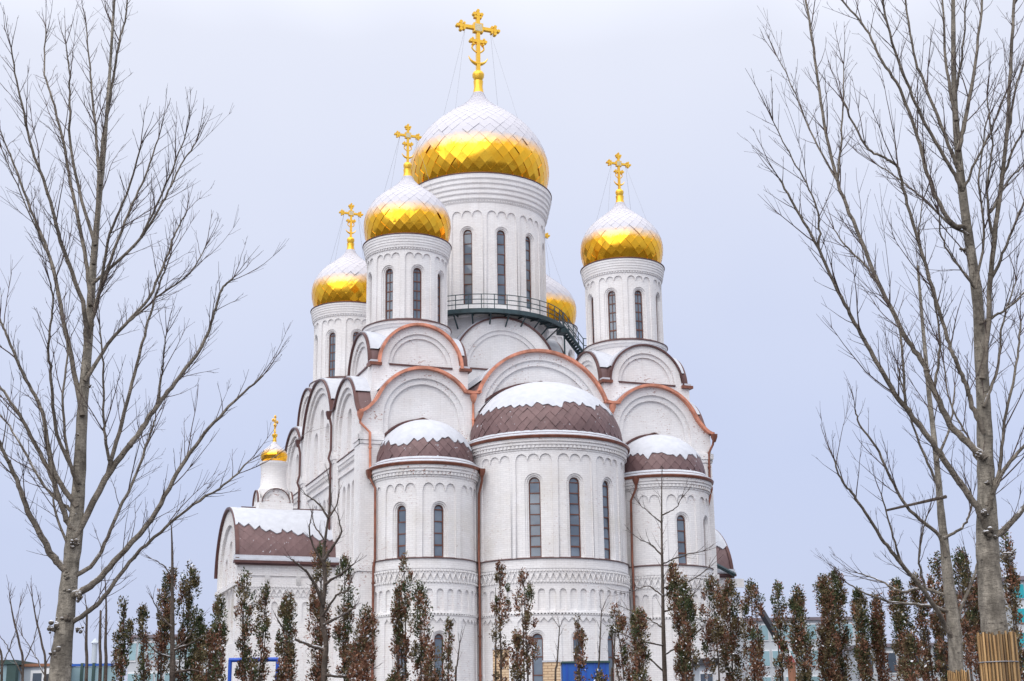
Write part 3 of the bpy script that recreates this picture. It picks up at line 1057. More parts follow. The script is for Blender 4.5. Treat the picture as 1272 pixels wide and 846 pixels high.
g.build("gallery_railing", "steel", CH)
g = MB()
ST, SB = Vector((5.35, -3.55, zd_ - .1)), Vector((6.95, -3.55, 30.1))
for dy in (-.4, .4):
    g.tube([ST + Vector((0, dy, 0)), SB + Vector((0, dy, 0))], .13, 4)
for k in range(11):
    p_ = ST.lerp(SB, (k + .5) / 11)
    g.box(p_.x - .13, p_.x + .13, p_.y - .4, p_.y + .4, p_.z - .02, p_.z + .03)
g.box(6.8, 7.95, -4.05, -3.05, 29.98, 30.12)
g.box(5.1, 5.7, -4.0, -3.1, 31.55, 31.9)
for x_, y_ in ((6.85, -3.95), (7.9, -3.95), (6.85, -3.1), (7.9, -3.1)):
    g.tube([(x_, y_, 26.2), (x_, y_, 30.0)], .07, 6)
g.tube([(5.4, -3.95, 26.5), (5.4, -3.95, 31.2)], .07, 6)
g.build("stair", "steel", CH)
g = MB()
for dy in (-.42, .42):
    for h_ in (.5, 1.0):
        g.tube([ST + Vector((0, dy, h_ + .1)), SB + Vector((0, dy, h_ + .1))], .035, 5)
    for k in range(5):
        p_ = ST.lerp(SB, k / 4) + Vector((0, dy, 0))
        g.tube([p_, p_ + Vector((0, 0, 1.1))], .035, 5)
for h_ in (.55, 1.1):
    g.tube([(6.95, -4.02, 30.1 + h_), (7.92, -4.02, 30.1 + h_), (7.92, -3.08, 30.1 + h_)], .035, 5)
for x_, y_ in ((6.95, -4.02), (7.45, -4.02), (7.92, -4.02), (7.92, -3.08)):
    g.tube([(x_, y_, 30.1), (x_, y_, 31.2)], .035, 5)
g.build("stair_railing", "steel", CH)


# ---------------------------------------------------------------- downpipes
def pipe(pts, matn, r=.085, hopper=True):
    mb = MB()
    mb.tube(pts, r, 8)
    if hopper:
        x_, y_, z_ = pts[0]
        mb.lathe([(.10, z_ - .45), (.24, z_ - .1), (.26, z_ + .12), (.05, z_ + .1)], x_, y_, 4, 45, 405)
    z_ = pts[-2][2] - 1.0 if len(pts) > 1 else 0
    while z_ > pts[-1][2] + 1:
        f = (pts[-2][2] - z_) / (pts[-2][2] - pts[-1][2])
        px_ = pts[-2][0] + (pts[-1][0] - pts[-2][0]) * f; py_ = pts[-2][1] + (pts[-1][1] - pts[-2][1]) * f
        mb.lathe([(r, z_ - .06), (r * 1.45, z_ - .05), (r * 1.45, z_ + .05), (r, z_ + .06)], px_, py_, 8)
        z_ -= 2.4
    return mb.build("downpipe", matn, CH, smooth=40)


yp = -H - .2
pipe([(-12.85, yp - .15, 22.1), (-12.8, yp, 21.5), (-12.15, yp, 20.9), (-12.1, yp, 18.5)], "copper")
pipe([(12.85, yp - .15, 22.1), (12.8, yp, 21.5), (12.5, yp + .1, 20.9), (12.45, yp + .1, 18.45)], "dark_copper")
for sx in (-1, 1):
    pipe([(sx * 5.08, yp - .1, 23.75), (sx * 5.08, yp, 23.2), (sx * 5.08, yp, 20.7)], "copper")
pipe([(-12.2, yp - .1, 18.3), (-12.15, yp - .1, 17.9), (-11.85, yp - .35, 17.2), (-11.82, yp - .35, 12.7), (-11.9, yp - .3, 12.2), (-11.9, yp - .3, 0.5)], "dark_copper")
pipe([(-5.25, -15.05, 18.35), (-5.25, -15.05, 17.7), (-5.32, -14.65, 16.9), (-5.32, -14.5, 12.8), (-5.32, -14.6, 12.3), (-5.32, -14.6, 8.9), (-5.32, -14.6, 0.5)], "dark_copper")
pipe([(5.6, -15.2, 18.35), (5.6, -15.2, 17.7), (5.4, -14.75, 16.9), (5.4, -14.6, 12.8), (5.4, -14.65, 12.3), (5.4, -14.65, 0.5)], "dark_copper")
pipe([(12.25, -13.1, 18.3), (12.3, -13.1, 17.8), (11.95, -13.3, 17.0), (11.95, -13.3, 15.6)], "dark_copper")
for y_ in (-5.1, 5.1):
    pipe([(-H - .35, y_, 23.8), (-H - .15, y_, 22.9), (-H - .15, y_, 21.2), (-H - .3, y_, 20.6), (-H - .15, y_, 20.2), (-H - .15, y_, 0.5)], "brown_trim")
pipe([(-H - .3, 12.6, 22.1), (-H - .15, 12.4, 21.3), (-H - .15, 12.4, 17.4), ], "brown_trim")


# ---------------------------------------------------------------- side porches with barrel roofs
def porch(sx):
    """barrel vaulted porch on the flank; sx=-1 the one with the small cupola"""
    yc, Rp, zs = -1.6, 4.35, 13.0
    xo = 19.15 if sx < 0 else 17.6
    fmE = lambda u, z, d: (sx * u, yc - Rp + .25 + d, z)           # long wall towards the apses
    mb = MB()
    ops = [(13.2, 14.9, 0, lambda u: 12.35), (15.2, 17.0, 0, lambda u: 12.35), (17.3, 18.75, 0, lambda u: 12.35)]
    relief(mb, fmE, 12.4, xo, .6, 11.75, 13.0, [(a_, b_, 11.75, t_) for a_, b_, _, t_ in ops], 0, .1)
    relief(mb, fmE, 12.4, xo, .6, 11.75, 13.0, [], .1, .2)
    fl = lambda u, z, d: (sx * u, yc - Rp + .25 + d, z)
    n = 9
    nops = [(13.0 + k * .68, 13.42 + k * .68, 9.28, arch(13.21 + k * .68, .21, 10.45), 7) for k in range(n)]
    relief(mb, fl, 12.4, xo, .6, 9.2, 11.0, nops, 0, .11)
    relief(mb, fl, 12.4, xo, .6, 9.2, 11.0, [], .11, .2)
    relief(mb, fl, 12.4, xo, .6, 11.0, 11.75, [], .03, .2)
    relief(mb, fl, 12.4, xo, .6, 0, 9.2, [], 0, .2)
    rib_band(mb, lambda u, z, d: fl(u, z, d), 12.9, 18.9, 57.3, 11.0, 11.7, .40)
    mb.box(*sorted((sx * 12.4, sx * (xo + .05))), yc - Rp + .1, yc - Rp + .5, 13.0, 13.25)
    # outer gable wall
    fo = lambda u, z, d: (sx * (xo - d), yc + u, z)
    zf = lambda u: zs + math.sqrt(max(0, (Rp - .05) ** 2 - u * u))
    relief(mb, fo, -Rp + .25, Rp - .25, .3, 0, zf, [(-3.3, 3.3, 8.0, arch(0, 3.3, 12.9), 33)], 0, .2)
    relief(mb, fo, -Rp + .25, Rp - .25, .3, 0, lambda u: zf(u) - .1, [(-2.0, -1.1, 9, arch(-1.55, .45, 13.6)), (-.5, .5, 9, arch(0, .5, 14.6)), (1.1, 2.0, 9, arch(1.55, .45, 13.6))], .2, .45)
    relief(mb, fo, -Rp + .25, Rp - .25, .6, 0, lambda u: zf(u) - .15, [], .45, .5)
    mb.box(*sorted((sx * (xo - .1), sx * (xo + .12))), yc - Rp + .1, yc + Rp - .1, 11.7, 12.0)
    mb.face([fl(12.4, 0, 2 * Rp - .5), fl(xo, 0, 2 * Rp - .5), fl(xo, 13, 2 * Rp - .5), fl(12.4, 13, 2 * Rp - .5)])
    mb.build("porch_wall", "white_worn", CH, smooth=30, weld=True)
    # barrel roof of diamond shingles: base vault, shingles, snow
    v = MB()
    nseg = 30
    pt = lambda t, rr: (yc - rr * math.cos(t), zs + rr * math.sin(t))
    for k in range(nseg):
        a, b_ = pt(math.pi * k / nseg, Rp), pt(math.pi * (k + 1) / nseg, Rp)
        v.face([(sx * 12.4, *a), (sx * (xo + .1), *a), (sx * (xo + .1), *b_), (sx * 12.4, *b_)])
    vo = v.build("barrel_roof", "brown_roof", CH, smooth=40, weld=True)
    ed = MB()
    for k in range(nseg):
        t0, t1 = math.pi * k / nseg, math.pi * (k + 1) / nseg
        q = [[(sx * x_, *pt(t, rr)) for x_, rr in ((xo - .05, Rp - .08), (xo + .2, Rp - .08), (xo + .2, Rp + .07), (xo - .05, Rp + .07))] for t in (t0, t1)]
        for j in range(4):
            ed.face([q[0][j], q[1][j], q[1][(j + 1) % 4], q[0][(j + 1) % 4]])
    ed.build("roof_edge", "brown_trim", CH, smooth=40, weld=True)
    # shingles
    tw, th = .72, R_(9.2)
    rows = 7
    me_rows = {}
    for r in range(rows):
        t0 = R_(4) + r * th / 2
        g_ = .994
        def P3(dx, t, off): 
            y_, z_ = pt(t, Rp + off); return (dx, y_, z_)
        vv = [P3(0, t0, .016), P3(tw / 2 * g_, t0 + th / 2, .011), P3(0, t0 + th * g_, .008), P3(-tw / 2 * g_, t0 + th / 2, .011)]
        vb = [P3(0, t0, -.02), P3(tw / 2 * g_, t0 + th / 2, -.02), P3(0, t0 + th * g_, -.02), P3(-tw / 2 * g_, t0 + th / 2, -.02)]
        me = bpy.data.meshes.new("shingle")
        me.from_pydata(vv + vb, [], [(0, 1, 2), (0, 2, 3), (0, 4, 5, 1), (1, 5, 6, 2), (2, 6, 7, 3), (3, 7, 4, 0)])
        me.materials.append(M["brown_roof"])
        k = 0
        while True:
            x_ = 12.95 + tw * k + (r % 2) * tw / 2
            if x_ > xo - .2: break
            o = bpy.data.objects.new("shingle", me); COL.objects.link(o); o.parent = vo; o.location = (sx * x_, 0, 0)
            k += 1
    sn = MB(); rnd = random.Random(5 + sx)
    cols = []
    nx = 90
    for i in range(nx + 1):
        f = i / nx
        x_ = 12.6 + (xo + .12 - 12.6) * f
        q = (x_ - 12.95) / tw
        tri = abs(((q + .5) % 1) * 2 - 1)
        rr = random.Random(int(math.floor(q + .5)) * 7 + 3 * sx)
        sc = abs(math.sin(q * math.pi * .9)) ** .6
        e0 = 30 + 7 * tri * rr.uniform(.35, 1) + rr.uniform(-2, 2)
        if sx < 0: e0 = e0 + 13 * (f - .5)
        cols.append([(sx * x_, *pt(R_(e0), Rp - .03))] + [(sx * x_, *pt(R_(e0 + (150 - e0) * j / 14), Rp + .09)) for j in range(15)])
    for a, b_ in zip(cols, cols[1:]):
        for j in range(len(a) - 1): sn.face([a[j], b_[j], b_[j + 1], a[j + 1]])
    sn.build("roof_snow", "roof_snow", CH, smooth=45, weld=True)
    # ridge flashing, eave boards with snow
    e2 = MB()
    e2.box(*sorted((sx * 12.6, sx * (xo - .8))), yc - .12, yc + .12, zs + Rp + .1, zs + Rp + .2)
    e2.build("ridge_flashing", "brown_trim", CH)
    e2 = MB()
    e2.box(*sorted((sx * 12.4, sx * (xo + .3))), yc - Rp - .22, yc - Rp + .3, 13.12, 13.3)
    e2.build("eave_board", "brown_trim", CH)
    e3 = MB()
    e3.box(*sorted((sx * 12.4, sx * (xo + .3))), yc - Rp - .2, yc - Rp - .05, 13.3, 13.42)
    e3.box(*sorted((sx * 12.4, sx * (xo + .3))), yc - Rp - .04, yc - Rp + .12, 13.42, 13.66)
    e3.build("snow_ledge", "roof_snow", CH)


porch(-1)
porch(1)
# lean-to snow guard on the far porch
lt = MB()
lt.tube([(12.6, -6.6, 15.4), (17.6, -6.4, 13.2)], .16, 6)
lt.build("guard_rail", "steel", CH)
# small cupola on the porch ridge
tx, ty = -16.15, -1.6
for rot in (0, -Q, Q, 2 * Q):
    k_ = koko_mesh(.95, 17.75, 1.2, 1.2, 16.6, "white_worn").build("gable_wall", "white_worn", CH, smooth=30, weld=True)
    k_.location = (tx, ty, 0); k_.rotation_euler.z = rot
    arc = [(.95 * math.cos(math.pi - math.pi * k / 20), 17.75 + .95 * math.sin(math.pi * k / 20)) for k in range(21)]
    t_ = trim_path(arc, "roof_edge", "brown_trim", -.07, .05, .05, 0, 1.2); t_.location = (tx, ty, 0); t_.rotation_euler.z = rot
d = MB(); d.box(tx - 1.15, tx + 1.15, ty - 1.15, ty + 1.15, 16.8, 18.0); d.lathe([(1.1, 17.7), (1.1, 18.75), (1.0, 18.85), (.98, 18.95), (.92, 19.05), (.88, 19.8), (.9, 20.4), (.95, 20.5), (1.0, 20.6), (1.0, 20.75), (.7, 20.8)], tx, ty, 32)
d.build("turret_drum", "white_worn", CH, smooth=30, weld=True)
tp = [(.8, 20.8), (.92, 20.98), (.96, 21.2), (.9, 21.45), (.72, 21.68), (.48, 21.88), (.28, 22.05), (.16, 22.25)]
d = MB(); d.lathe(tp, tx, ty, 18); d.build("dome", "gold_tiny", CH)
d = MB(); d.lathe([(.16, 22.2), (.12, 22.5), (.13, 22.6), (.2, 22.7), (.2, 22.8), (.05, 22.9)], tx, ty, 12); d.build("finial", "cross_gold", CH, smooth=40)
cr_ = cross(0, 0, 22.8, 24.2); cr_.location = (tx, ty, 0); cr_.rotation_euler.z = R_(55)

# ---------------------------------------------------------------- place the shingles: the largest in view singly, the rest joined
for nm, cap in (("dome_shingle", 300), ("shingle", 180)):
    cand = sorted([t for t in TILES if t[6] == nm], key=lambda t: -t[0])
    rnd = random.Random(11)
    for (area, part, me, ang, cx, cy, name, matn, vv, vb) in cand[:cap]:
        o = bpy.data.objects.new(name, me); COL.objects.link(o); o.parent = part
        o.location = (cx, cy, 0)
        j = .0006 if nm == "dome_shingle" else .0008
        o.rotation_euler = (rnd.gauss(0, j), rnd.gauss(0, j), ang)
    rest = {}
    for t in cand[cap:]:
        rest.setdefault(t[1].name, [t[1], []])[1].append(t)
    for nmx, (part, lst) in rest.items():
        mb = MB()
        for (area, part_, me, ang, cx, cy, name, matn, vv, vb) in lst:
            P = [rot2(p_, ang + rnd.gauss(0, .001)) + Vector((cx, cy, rnd.gauss(0, .004))) for p_ in vv + vb]
            i = len(mb.v); mb.v.extend([tuple(p_) for p_ in P])
            for q in ((0, 1, 2), (0, 2, 3), (0, 4, 5, 1), (1, 5, 6, 2), (2, 6, 7, 3), (3, 7, 4, 0)):
                mb.f.append(tuple(i + k for k in q)); mb.m.append(0)
        tag(mb.build("shingle_field", lst[0][7], part), kind="stuff")

# ================================================================== TREES
def bark(name, col, snowy=0.25, sth=.55):
    m, t, b = mat(name)
    P = N(t, "ShaderNodeNewGeometry").outputs["Position"]
    mp = N(t, "ShaderNodeMapping"); mp.inputs["Scale"].default_value = (1, 1, .35); t.links.new(P, mp.inputs[0])
    n1 = noise(t, mp.outputs[0], 14, 6, .65)
    n2 = noise(t, P, 3.0, 4)
    c = ramp(t, n1, [(.3, tuple(q * .45 for q in col)), (.55, col), (.75, tuple(min(1, q * 1.5) for q in col))])
    c = mix(t, mth(t, 'MULTIPLY', ramp(t, n2, [(.5, (0, 0, 0)), (.62, (1, 1, 1))]), .55), c, (.07, .06, .05))
    nz = gz(t, "Normal")[2]
    k = mth(t, 'MULTIPLY', ramp(t, nz, [(.42, (0, 0, 0)), (.66, (1, 1, 1))]), ramp(t, noise(t, P, 7, 3), [(sth - .03, (0, 0, 0)), (sth + .04, (1, 1, 1))]))
    c = mix(t, mth(t, 'MULTIPLY', k, snowy), c, (.8, .82, .88))
    mp2 = N(t, "ShaderNodeMapping"); mp2.inputs["Scale"].default_value = (1, 1, 3.2); t.links.new(P, mp2.inputs[0])
    n3 = noise(t, mp2.outputs[0], 11, 5, .7)
    c = mix(t, mth(t, 'MULTIPLY', ramp(t, n3, [(.58, (0, 0, 0)), (.66, (1, 1, 1))]), .75), c, (.035, .03, .026))
    c = mix(t, mth(t, 'MULTIPLY', ramp(t, noise(t, P, 38, 4, .7), [(.45, (0, 0, 0)), (.7, (1, 1, 1))]), .35), c, (.06, .05, .042))
    t.links.new(c, b.inputs["Base Color"])
    b.inputs["Roughness"].default_value = .95
    b.inputs["Specular IOR Level"].default_value = .2
    bump(t, b, mth(t, 'ADD', n1, mth(t, 'MULTIPLY', n3, .7)), 1.0, .03)
    M[name] = m


bark("bark_grey", (.30, .27, .225), .9)
bark("bark_twig", (.12, .085, .08), .4)
bark("bark_pale", (.23, .2, .165), .8)
bark("bark_dark", (.12, .095, .08), .9)
bark("bark_burl", (.17, .145, .12), 1.0, .46)


def smooth_path(pts, n):
    """Catmull-Rom resample"""
    P = [Vector(p) for p in pts]
    P = [P[0] * 2 - P[1]] + P + [P[-1] * 2 - P[-2]]
    out = []
    for i in range(1, len(P) - 2):
        for k in range(n):
            t = k / n
            a, b, c, d = P[i - 1], P[i], P[i + 1], P[i + 2]
            out.append(.5 * ((2 * b) + (c - a) * t + (2 * a - 5 * b + 4 * c - d) * t * t + (3 * b - a - 3 * c + d) * t ** 3))
    out.append(P[-2])
    return out


def grow(mb, rnd, p, d, length, r, depth, n=4, up=.22, spread=.62, twist=.085):
    """one twig with side twigs"""
    seg = max(3, int(length / .11))
    seg = min(seg, 9)
    pts = [p.copy()]; rad = [r]
    q = p.copy(); dd = d.normalized()
    for k in range(seg):
        dd = (dd + Vector((rnd.gauss(0, twist), rnd.gauss(0, twist), rnd.gauss(0, twist) + up * .35))).normalized()
        q = q + dd * (length / seg)
        pts.append(q.copy()); rad.append(max(.0016, r * (1 - .8 * (k + 1) / seg)))
    mb.tube(pts, rad, n, False)
    if depth > 0:
        cnt = max(1, int(length / .15))
        for i in range(cnt):
            f = rnd.uniform(.15, .95)
            k = min(seg - 1, int(f * seg))
            bp = pts[k].lerp(pts[k + 1], f * seg - k)
            bd = (pts[k + 1] - pts[k]).normalized()
            s = Vector((rnd.gauss(0, 1), rnd.gauss(0, 1), rnd.gauss(.2, .7)))
            s = (s - bd * s.dot(bd)).normalized()
            grow(mb, rnd, bp, bd + s * spread * rnd.uniform(.5, 1.2), length * rnd.uniform(.22, .5) * (1 - f * .45), max(.0022, r * .5), depth - 1, 3, up, spread, twist)


def bare_tree(name, label, trunk_px, limbs_px, Y0, rs, seed, wrap_top=None, twig_len=.58, twig_gap=.088, depth_scale=.55, extra=None, group=None, trunk_mat="bark_grey", thick=1.0):
    """trunk and limbs follow traced courses; twigs are grown. pixel traces fix direction, depth Y0 the distance"""
    rnd = random.Random(seed)
    base = at(trunk_px[0][0], trunk_px[0][1], Y0); base.z = 0
    root = empty(name, base)
    tag(root, label, "tree", group)
    tr3 = [at(x_, y_, Y0 + k * .02) for k, (x_, y_, w_) in enumerate(trunk_px)]
    px = Y0 / FPX * 1.0
    rr = [max(.005, w_ * px / 2 * thick) for _, _, w_ in trunk_px]
    ext = Vector((tr3[0].x - (tr3[1].x - tr3[0].x) * .2, tr3[0].y, 0))
    tr3 = [ext] + tr3; rr = [rr[0] * 1.08] + rr
    pts = smooth_path(tr3, 5)
    rad = []
    for i in range(len(rr) - 1):
        for k in range(5): rad.append(rr[i] + (rr[i + 1] - rr[i]) * k / 5)
    rad.append(rr[-1])
    rad = [q * rnd.uniform(.95, 1.06) for q in rad]
    t = MB()
    loc = lambda L: [p_ - base for p_ in L]
    t.tube(loc(pts), rad, 14)
    t.build("trunk", trunk_mat, root, smooth=60)
    cw = MB(); tw = MB()
    made = []          # (px, py, 3d) of everything built so far, to root new limbs on
    for i in range(len(trunk_px) - 1):
        for k in range(6):
            f = k / 6
            xx_ = trunk_px[i][0] + (trunk_px[i + 1][0] - trunk_px[i][0]) * f; yy_ = trunk_px[i][1] + (trunk_px[i + 1][1] - trunk_px[i][1]) * f
            made.append((xx_, yy_, at(xx_, yy_, Y0), 14))

    def course(px_pts, r0, r1, side):
        bx_, by_ = px_pts[0]
        near = min(made, key=lambda q: math.hypot(q[0] - bx_, q[1] - by_ - 4) - q[3])
        root3 = near[2]
        yy = rnd.uniform(-1, 1) * depth_scale
        P3 = []
        L = len(px_pts)
        d0 = 0
        for k, (x_, y_) in enumerate(px_pts):
            dist = math.hypot(x_ - px_pts[0][0], y_ - px_pts[0][1]) * px
            P3.append(at(x_, y_, root3.y + yy * dist) if k else root3.copy())
            if k:
                for q in range(5):
                    f = (q + 1) / 5
                    xx_ = px_pts[k - 1][0] + (x_ - px_pts[k - 1][0]) * f; yy_ = px_pts[k - 1][1] + (y_ - px_pts[k - 1][1]) * f
                    made.append((xx_, yy_, P3[-2].lerp(P3[-1], f), 0))
        Pp = smooth_path(P3, 6)
        Pp = [p_ + Vector((rnd.gauss(0, .005), rnd.gauss(0, .005), rnd.gauss(0, .005))) * (1 if 0 < i < len(Pp) - 1 else 0) for i, p_ in enumerate(Pp)]
        n_ = len(Pp)
        rd = [r0 + (r1 - r0) * (i / (n_ - 1)) ** .8 for i in range(n_)]
        cw.tube(loc(Pp), rd, 8)
        # knobs at the joints
        for i in range(2, n_ - 1, 4):
            if rnd.random() < .35: cw.sphere(tuple(Pp[i] - base), rd[i] * rnd.uniform(1.08, 1.25), 6)
        return Pp, rd
    courses = [(pts[int(len(pts) * .45):], rad[int(len(rad) * .45):], .7)]
    for lp in limbs_px:
        pp, r0, r1 = lp
        a, b_ = course(pp, r0 * px / 2 * .8, r1 * px / 2 * .62, 0)
        courses.append((a, b_, 1.0))
    for Pp, rd, k_ in courses:
        acc = 0
        for i in range(len(Pp) - 1):
            sg = (Pp[i + 1] - Pp[i]).length
            acc += sg
            f = i / max(1, len(Pp) - 1)
            while acc > twig_gap:
                acc -= twig_gap
                if f < .12 and k_ == 1.0: continue
                bd = (Pp[i + 1] - Pp[i]).normalized()
                s = Vector((rnd.gauss(0, 1), rnd.gauss(0, .8), rnd.gauss(0, .4)))
                s = (s - bd * s.dot(bd)).normalized()
                bp = Pp[i].lerp(Pp[i + 1], rnd.random()) - base
                ln = twig_len * rnd.uniform(.25, 1.15) * (1.0 - .35 * f)
                grow(tw, rnd, bp, bd + s * rnd.uniform(.45, .95), ln, min(rd[i] * .5, .0035 + .0035 * ln), 2 if ln > .45 else 1)
        # leader spray at the tip
        bd = (Pp[-1] - Pp[-2]).normalized()
        for q in range(3):
            grow(tw, rnd, Pp[-1] - base, bd + Vector((rnd.gauss(0, .25), rnd.gauss(0, .25), .1)), twig_len * rnd.uniform(.6, 1.1), .006, 2)
    # longer straight shoots from the outer half of the limbs
    if twig_len > .5:
        for Pp, rd, k_ in courses:
            if len(Pp) < 14: continue
            for q in range(max(2, len(Pp) // 11)):
                i = rnd.randrange(int(len(Pp) * .3), len(Pp) - 1)
                bd = (Pp[i + 1] - Pp[i]).normalized()
                s = Vector((rnd.gauss(0, 1), rnd.gauss(0, .7), rnd.gauss(0, .3))); s = (s - bd * s.dot(bd)).normalized()
                grow(tw, rnd, Pp[i] - base, bd + s * rnd.uniform(.3, .65), rnd.uniform(.6, 1.2), min(rd[i] * .5, .008), 1, 4, .16, .55, .05)
    cw.build("crown", "bark_pale" if trunk_mat == "bark_grey" else trunk_mat, root, smooth=60)
    tag(tw.build("twigs", "bark_twig", root), kind="stuff")
    if extra: extra(root, base, px)
    return root


def burls(spots, Y0, base_mat):
    def f(root, base, px):
        for k, (x_, y_, r_, sn) in enumerate(spots):
            rnd = random.Random(k)
            c = at(x_, y_, Y0 - .05) - base
            mb = MB()
            for q in range(12):
                rr_ = r_ * px * rnd.uniform(.22, .48)
                mb.sphere(tuple(c + Vector((rnd.gauss(0, .42), rnd.uniform(-.5, .3), rnd.gauss(0, .4))) * r_ * px), rr_, 7, rnd.uniform(.7, 1.1))
            mb.build("burl", "bark_burl" if sn else base_mat, root, smooth=60)
    return f


YL = 16.5
left_trunk = [(74, 846, 31), (79, 790, 29), (86, 720, 26), (93, 660, 24), (98, 600, 20), (103, 500, 16), (110, 420, 14), (115, 340, 12), (121, 270, 9), (127, 210, 8), (132, 150, 6), (137, 80, 5), (142, 0, 4), (145, -60, 3)]
left_limbs = [
    ([(118, 330), (126, 190), (137, 120), (147, 60), (156, 20), (160, -20)], 7, 3),
    ([(78, 705), (67, 694), (55, 672), (35, 634), (21, 598), (10, 574), (-6, 540)], 13, 6),
    ([(92, 660), (83, 645), (64, 591), (42, 549), (18, 506), (-8, 470)], 11, 5),
    ([(92, 630), (67, 584), (53, 513), (32, 471), (10, 421), (0, 396)], 9, 4),
    ([(92, 600), (71, 540), (64, 471), (60, 428), (66, 380), (62, 350)], 7, 3),
    ([(100, 520), (82, 410), (62, 320), (42, 270), (17, 205), (4, 172)], 9, 3),
    ([(104, 430), (102, 375), (75, 300), (60, 240), (40, 185), (25, 120), (14, 60)], 9, 3),
    ([(110, 380), (107, 325), (92, 250), (80, 185), (67, 130), (55, 85), (57, 35)], 8, 3),
    ([(103, 300), (90, 200), (87, 130), (86, 90), (82, 55)], 6, 2.5),
    ([(119, 230), (120, 180), (114, 110), (111, 75), (107, 30)], 6, 2.5),
    ([(112, 420), (122, 370), (137, 290), (160, 235), (175, 180)], 7, 3),
    ([(114, 400), (130, 345), (155, 275), (180, 220), (197, 172)], 7, 3),
    ([(131, 350), (175, 295), (205, 245), (225, 205), (243, 178)], 6, 2.5),
    ([(175, 290), (190, 265), (212, 215), (231, 165)], 5, 2.5),
    ([(108, 470), (140, 420), (185, 370), (207, 320), (215, 295), (232, 262)], 7, 3),
    ([(150, 408), (165, 395), (200, 365), (235, 340), (255, 307)], 5, 2.5),
    ([(102, 668), (138, 584), (170, 542), (191, 510), (213, 481), (248, 435), (264, 395), (275, 360), (290, 345)], 12, 4),
    ([(136, 590), (152, 524), (170, 453), (184, 400), (200, 350), (212, 318)], 8, 3),
    ([(137, 588), (131, 545), (129, 517), (128, 453), (124, 405)], 6, 3),
    ([(104, 720), (117, 698), (142, 648), (174, 577), (188, 535), (193, 520)], 8, 4),
    ([(95, 745), (112, 728), (142, 698), (188, 645), (220, 588), (255, 538), (291, 499), (327, 466)], 13, 4),
    ([(96, 772), (112, 758), (134, 735), (166, 692), (198, 662), (241, 627), (284, 598), (308, 574)], 9, 3.5),
    ([(195, 503), (200, 470), (202, 453), (207, 414)], 5, 2.5),
    ([(98, 610), (84, 560), (78, 500), (84, 440), (80, 400)], 6, 3),
    ([(96, 640), (60, 610), (30, 560), (12, 530), (-10, 505)], 6, 3),
    ([(62, 320), (52, 300), (30, 250), (2, 185)], 4, 2),
    ([(80, 680), (70, 640), (66, 600), (58, 560)], 5, 2.5),
]
lt_ = bare_tree("bare_tree", "tall bare tree with knobbly trunk beside the site cabins", left_trunk, left_limbs, YL, 1, 21, thick=.82,
          extra=burls([(72, 812, 10, 1), (70, 776, 8, 1), (82, 768, 7, 1), (66, 782, 6, 1), (98, 782, 5, 1), (97, 742, 6, 1), (84, 715, 5, 0), (82, 735, 5, 0), (92, 675, 6, 1), (97, 540, 3, 1), (112, 480, 3, 1)], YL, "bark_grey"))

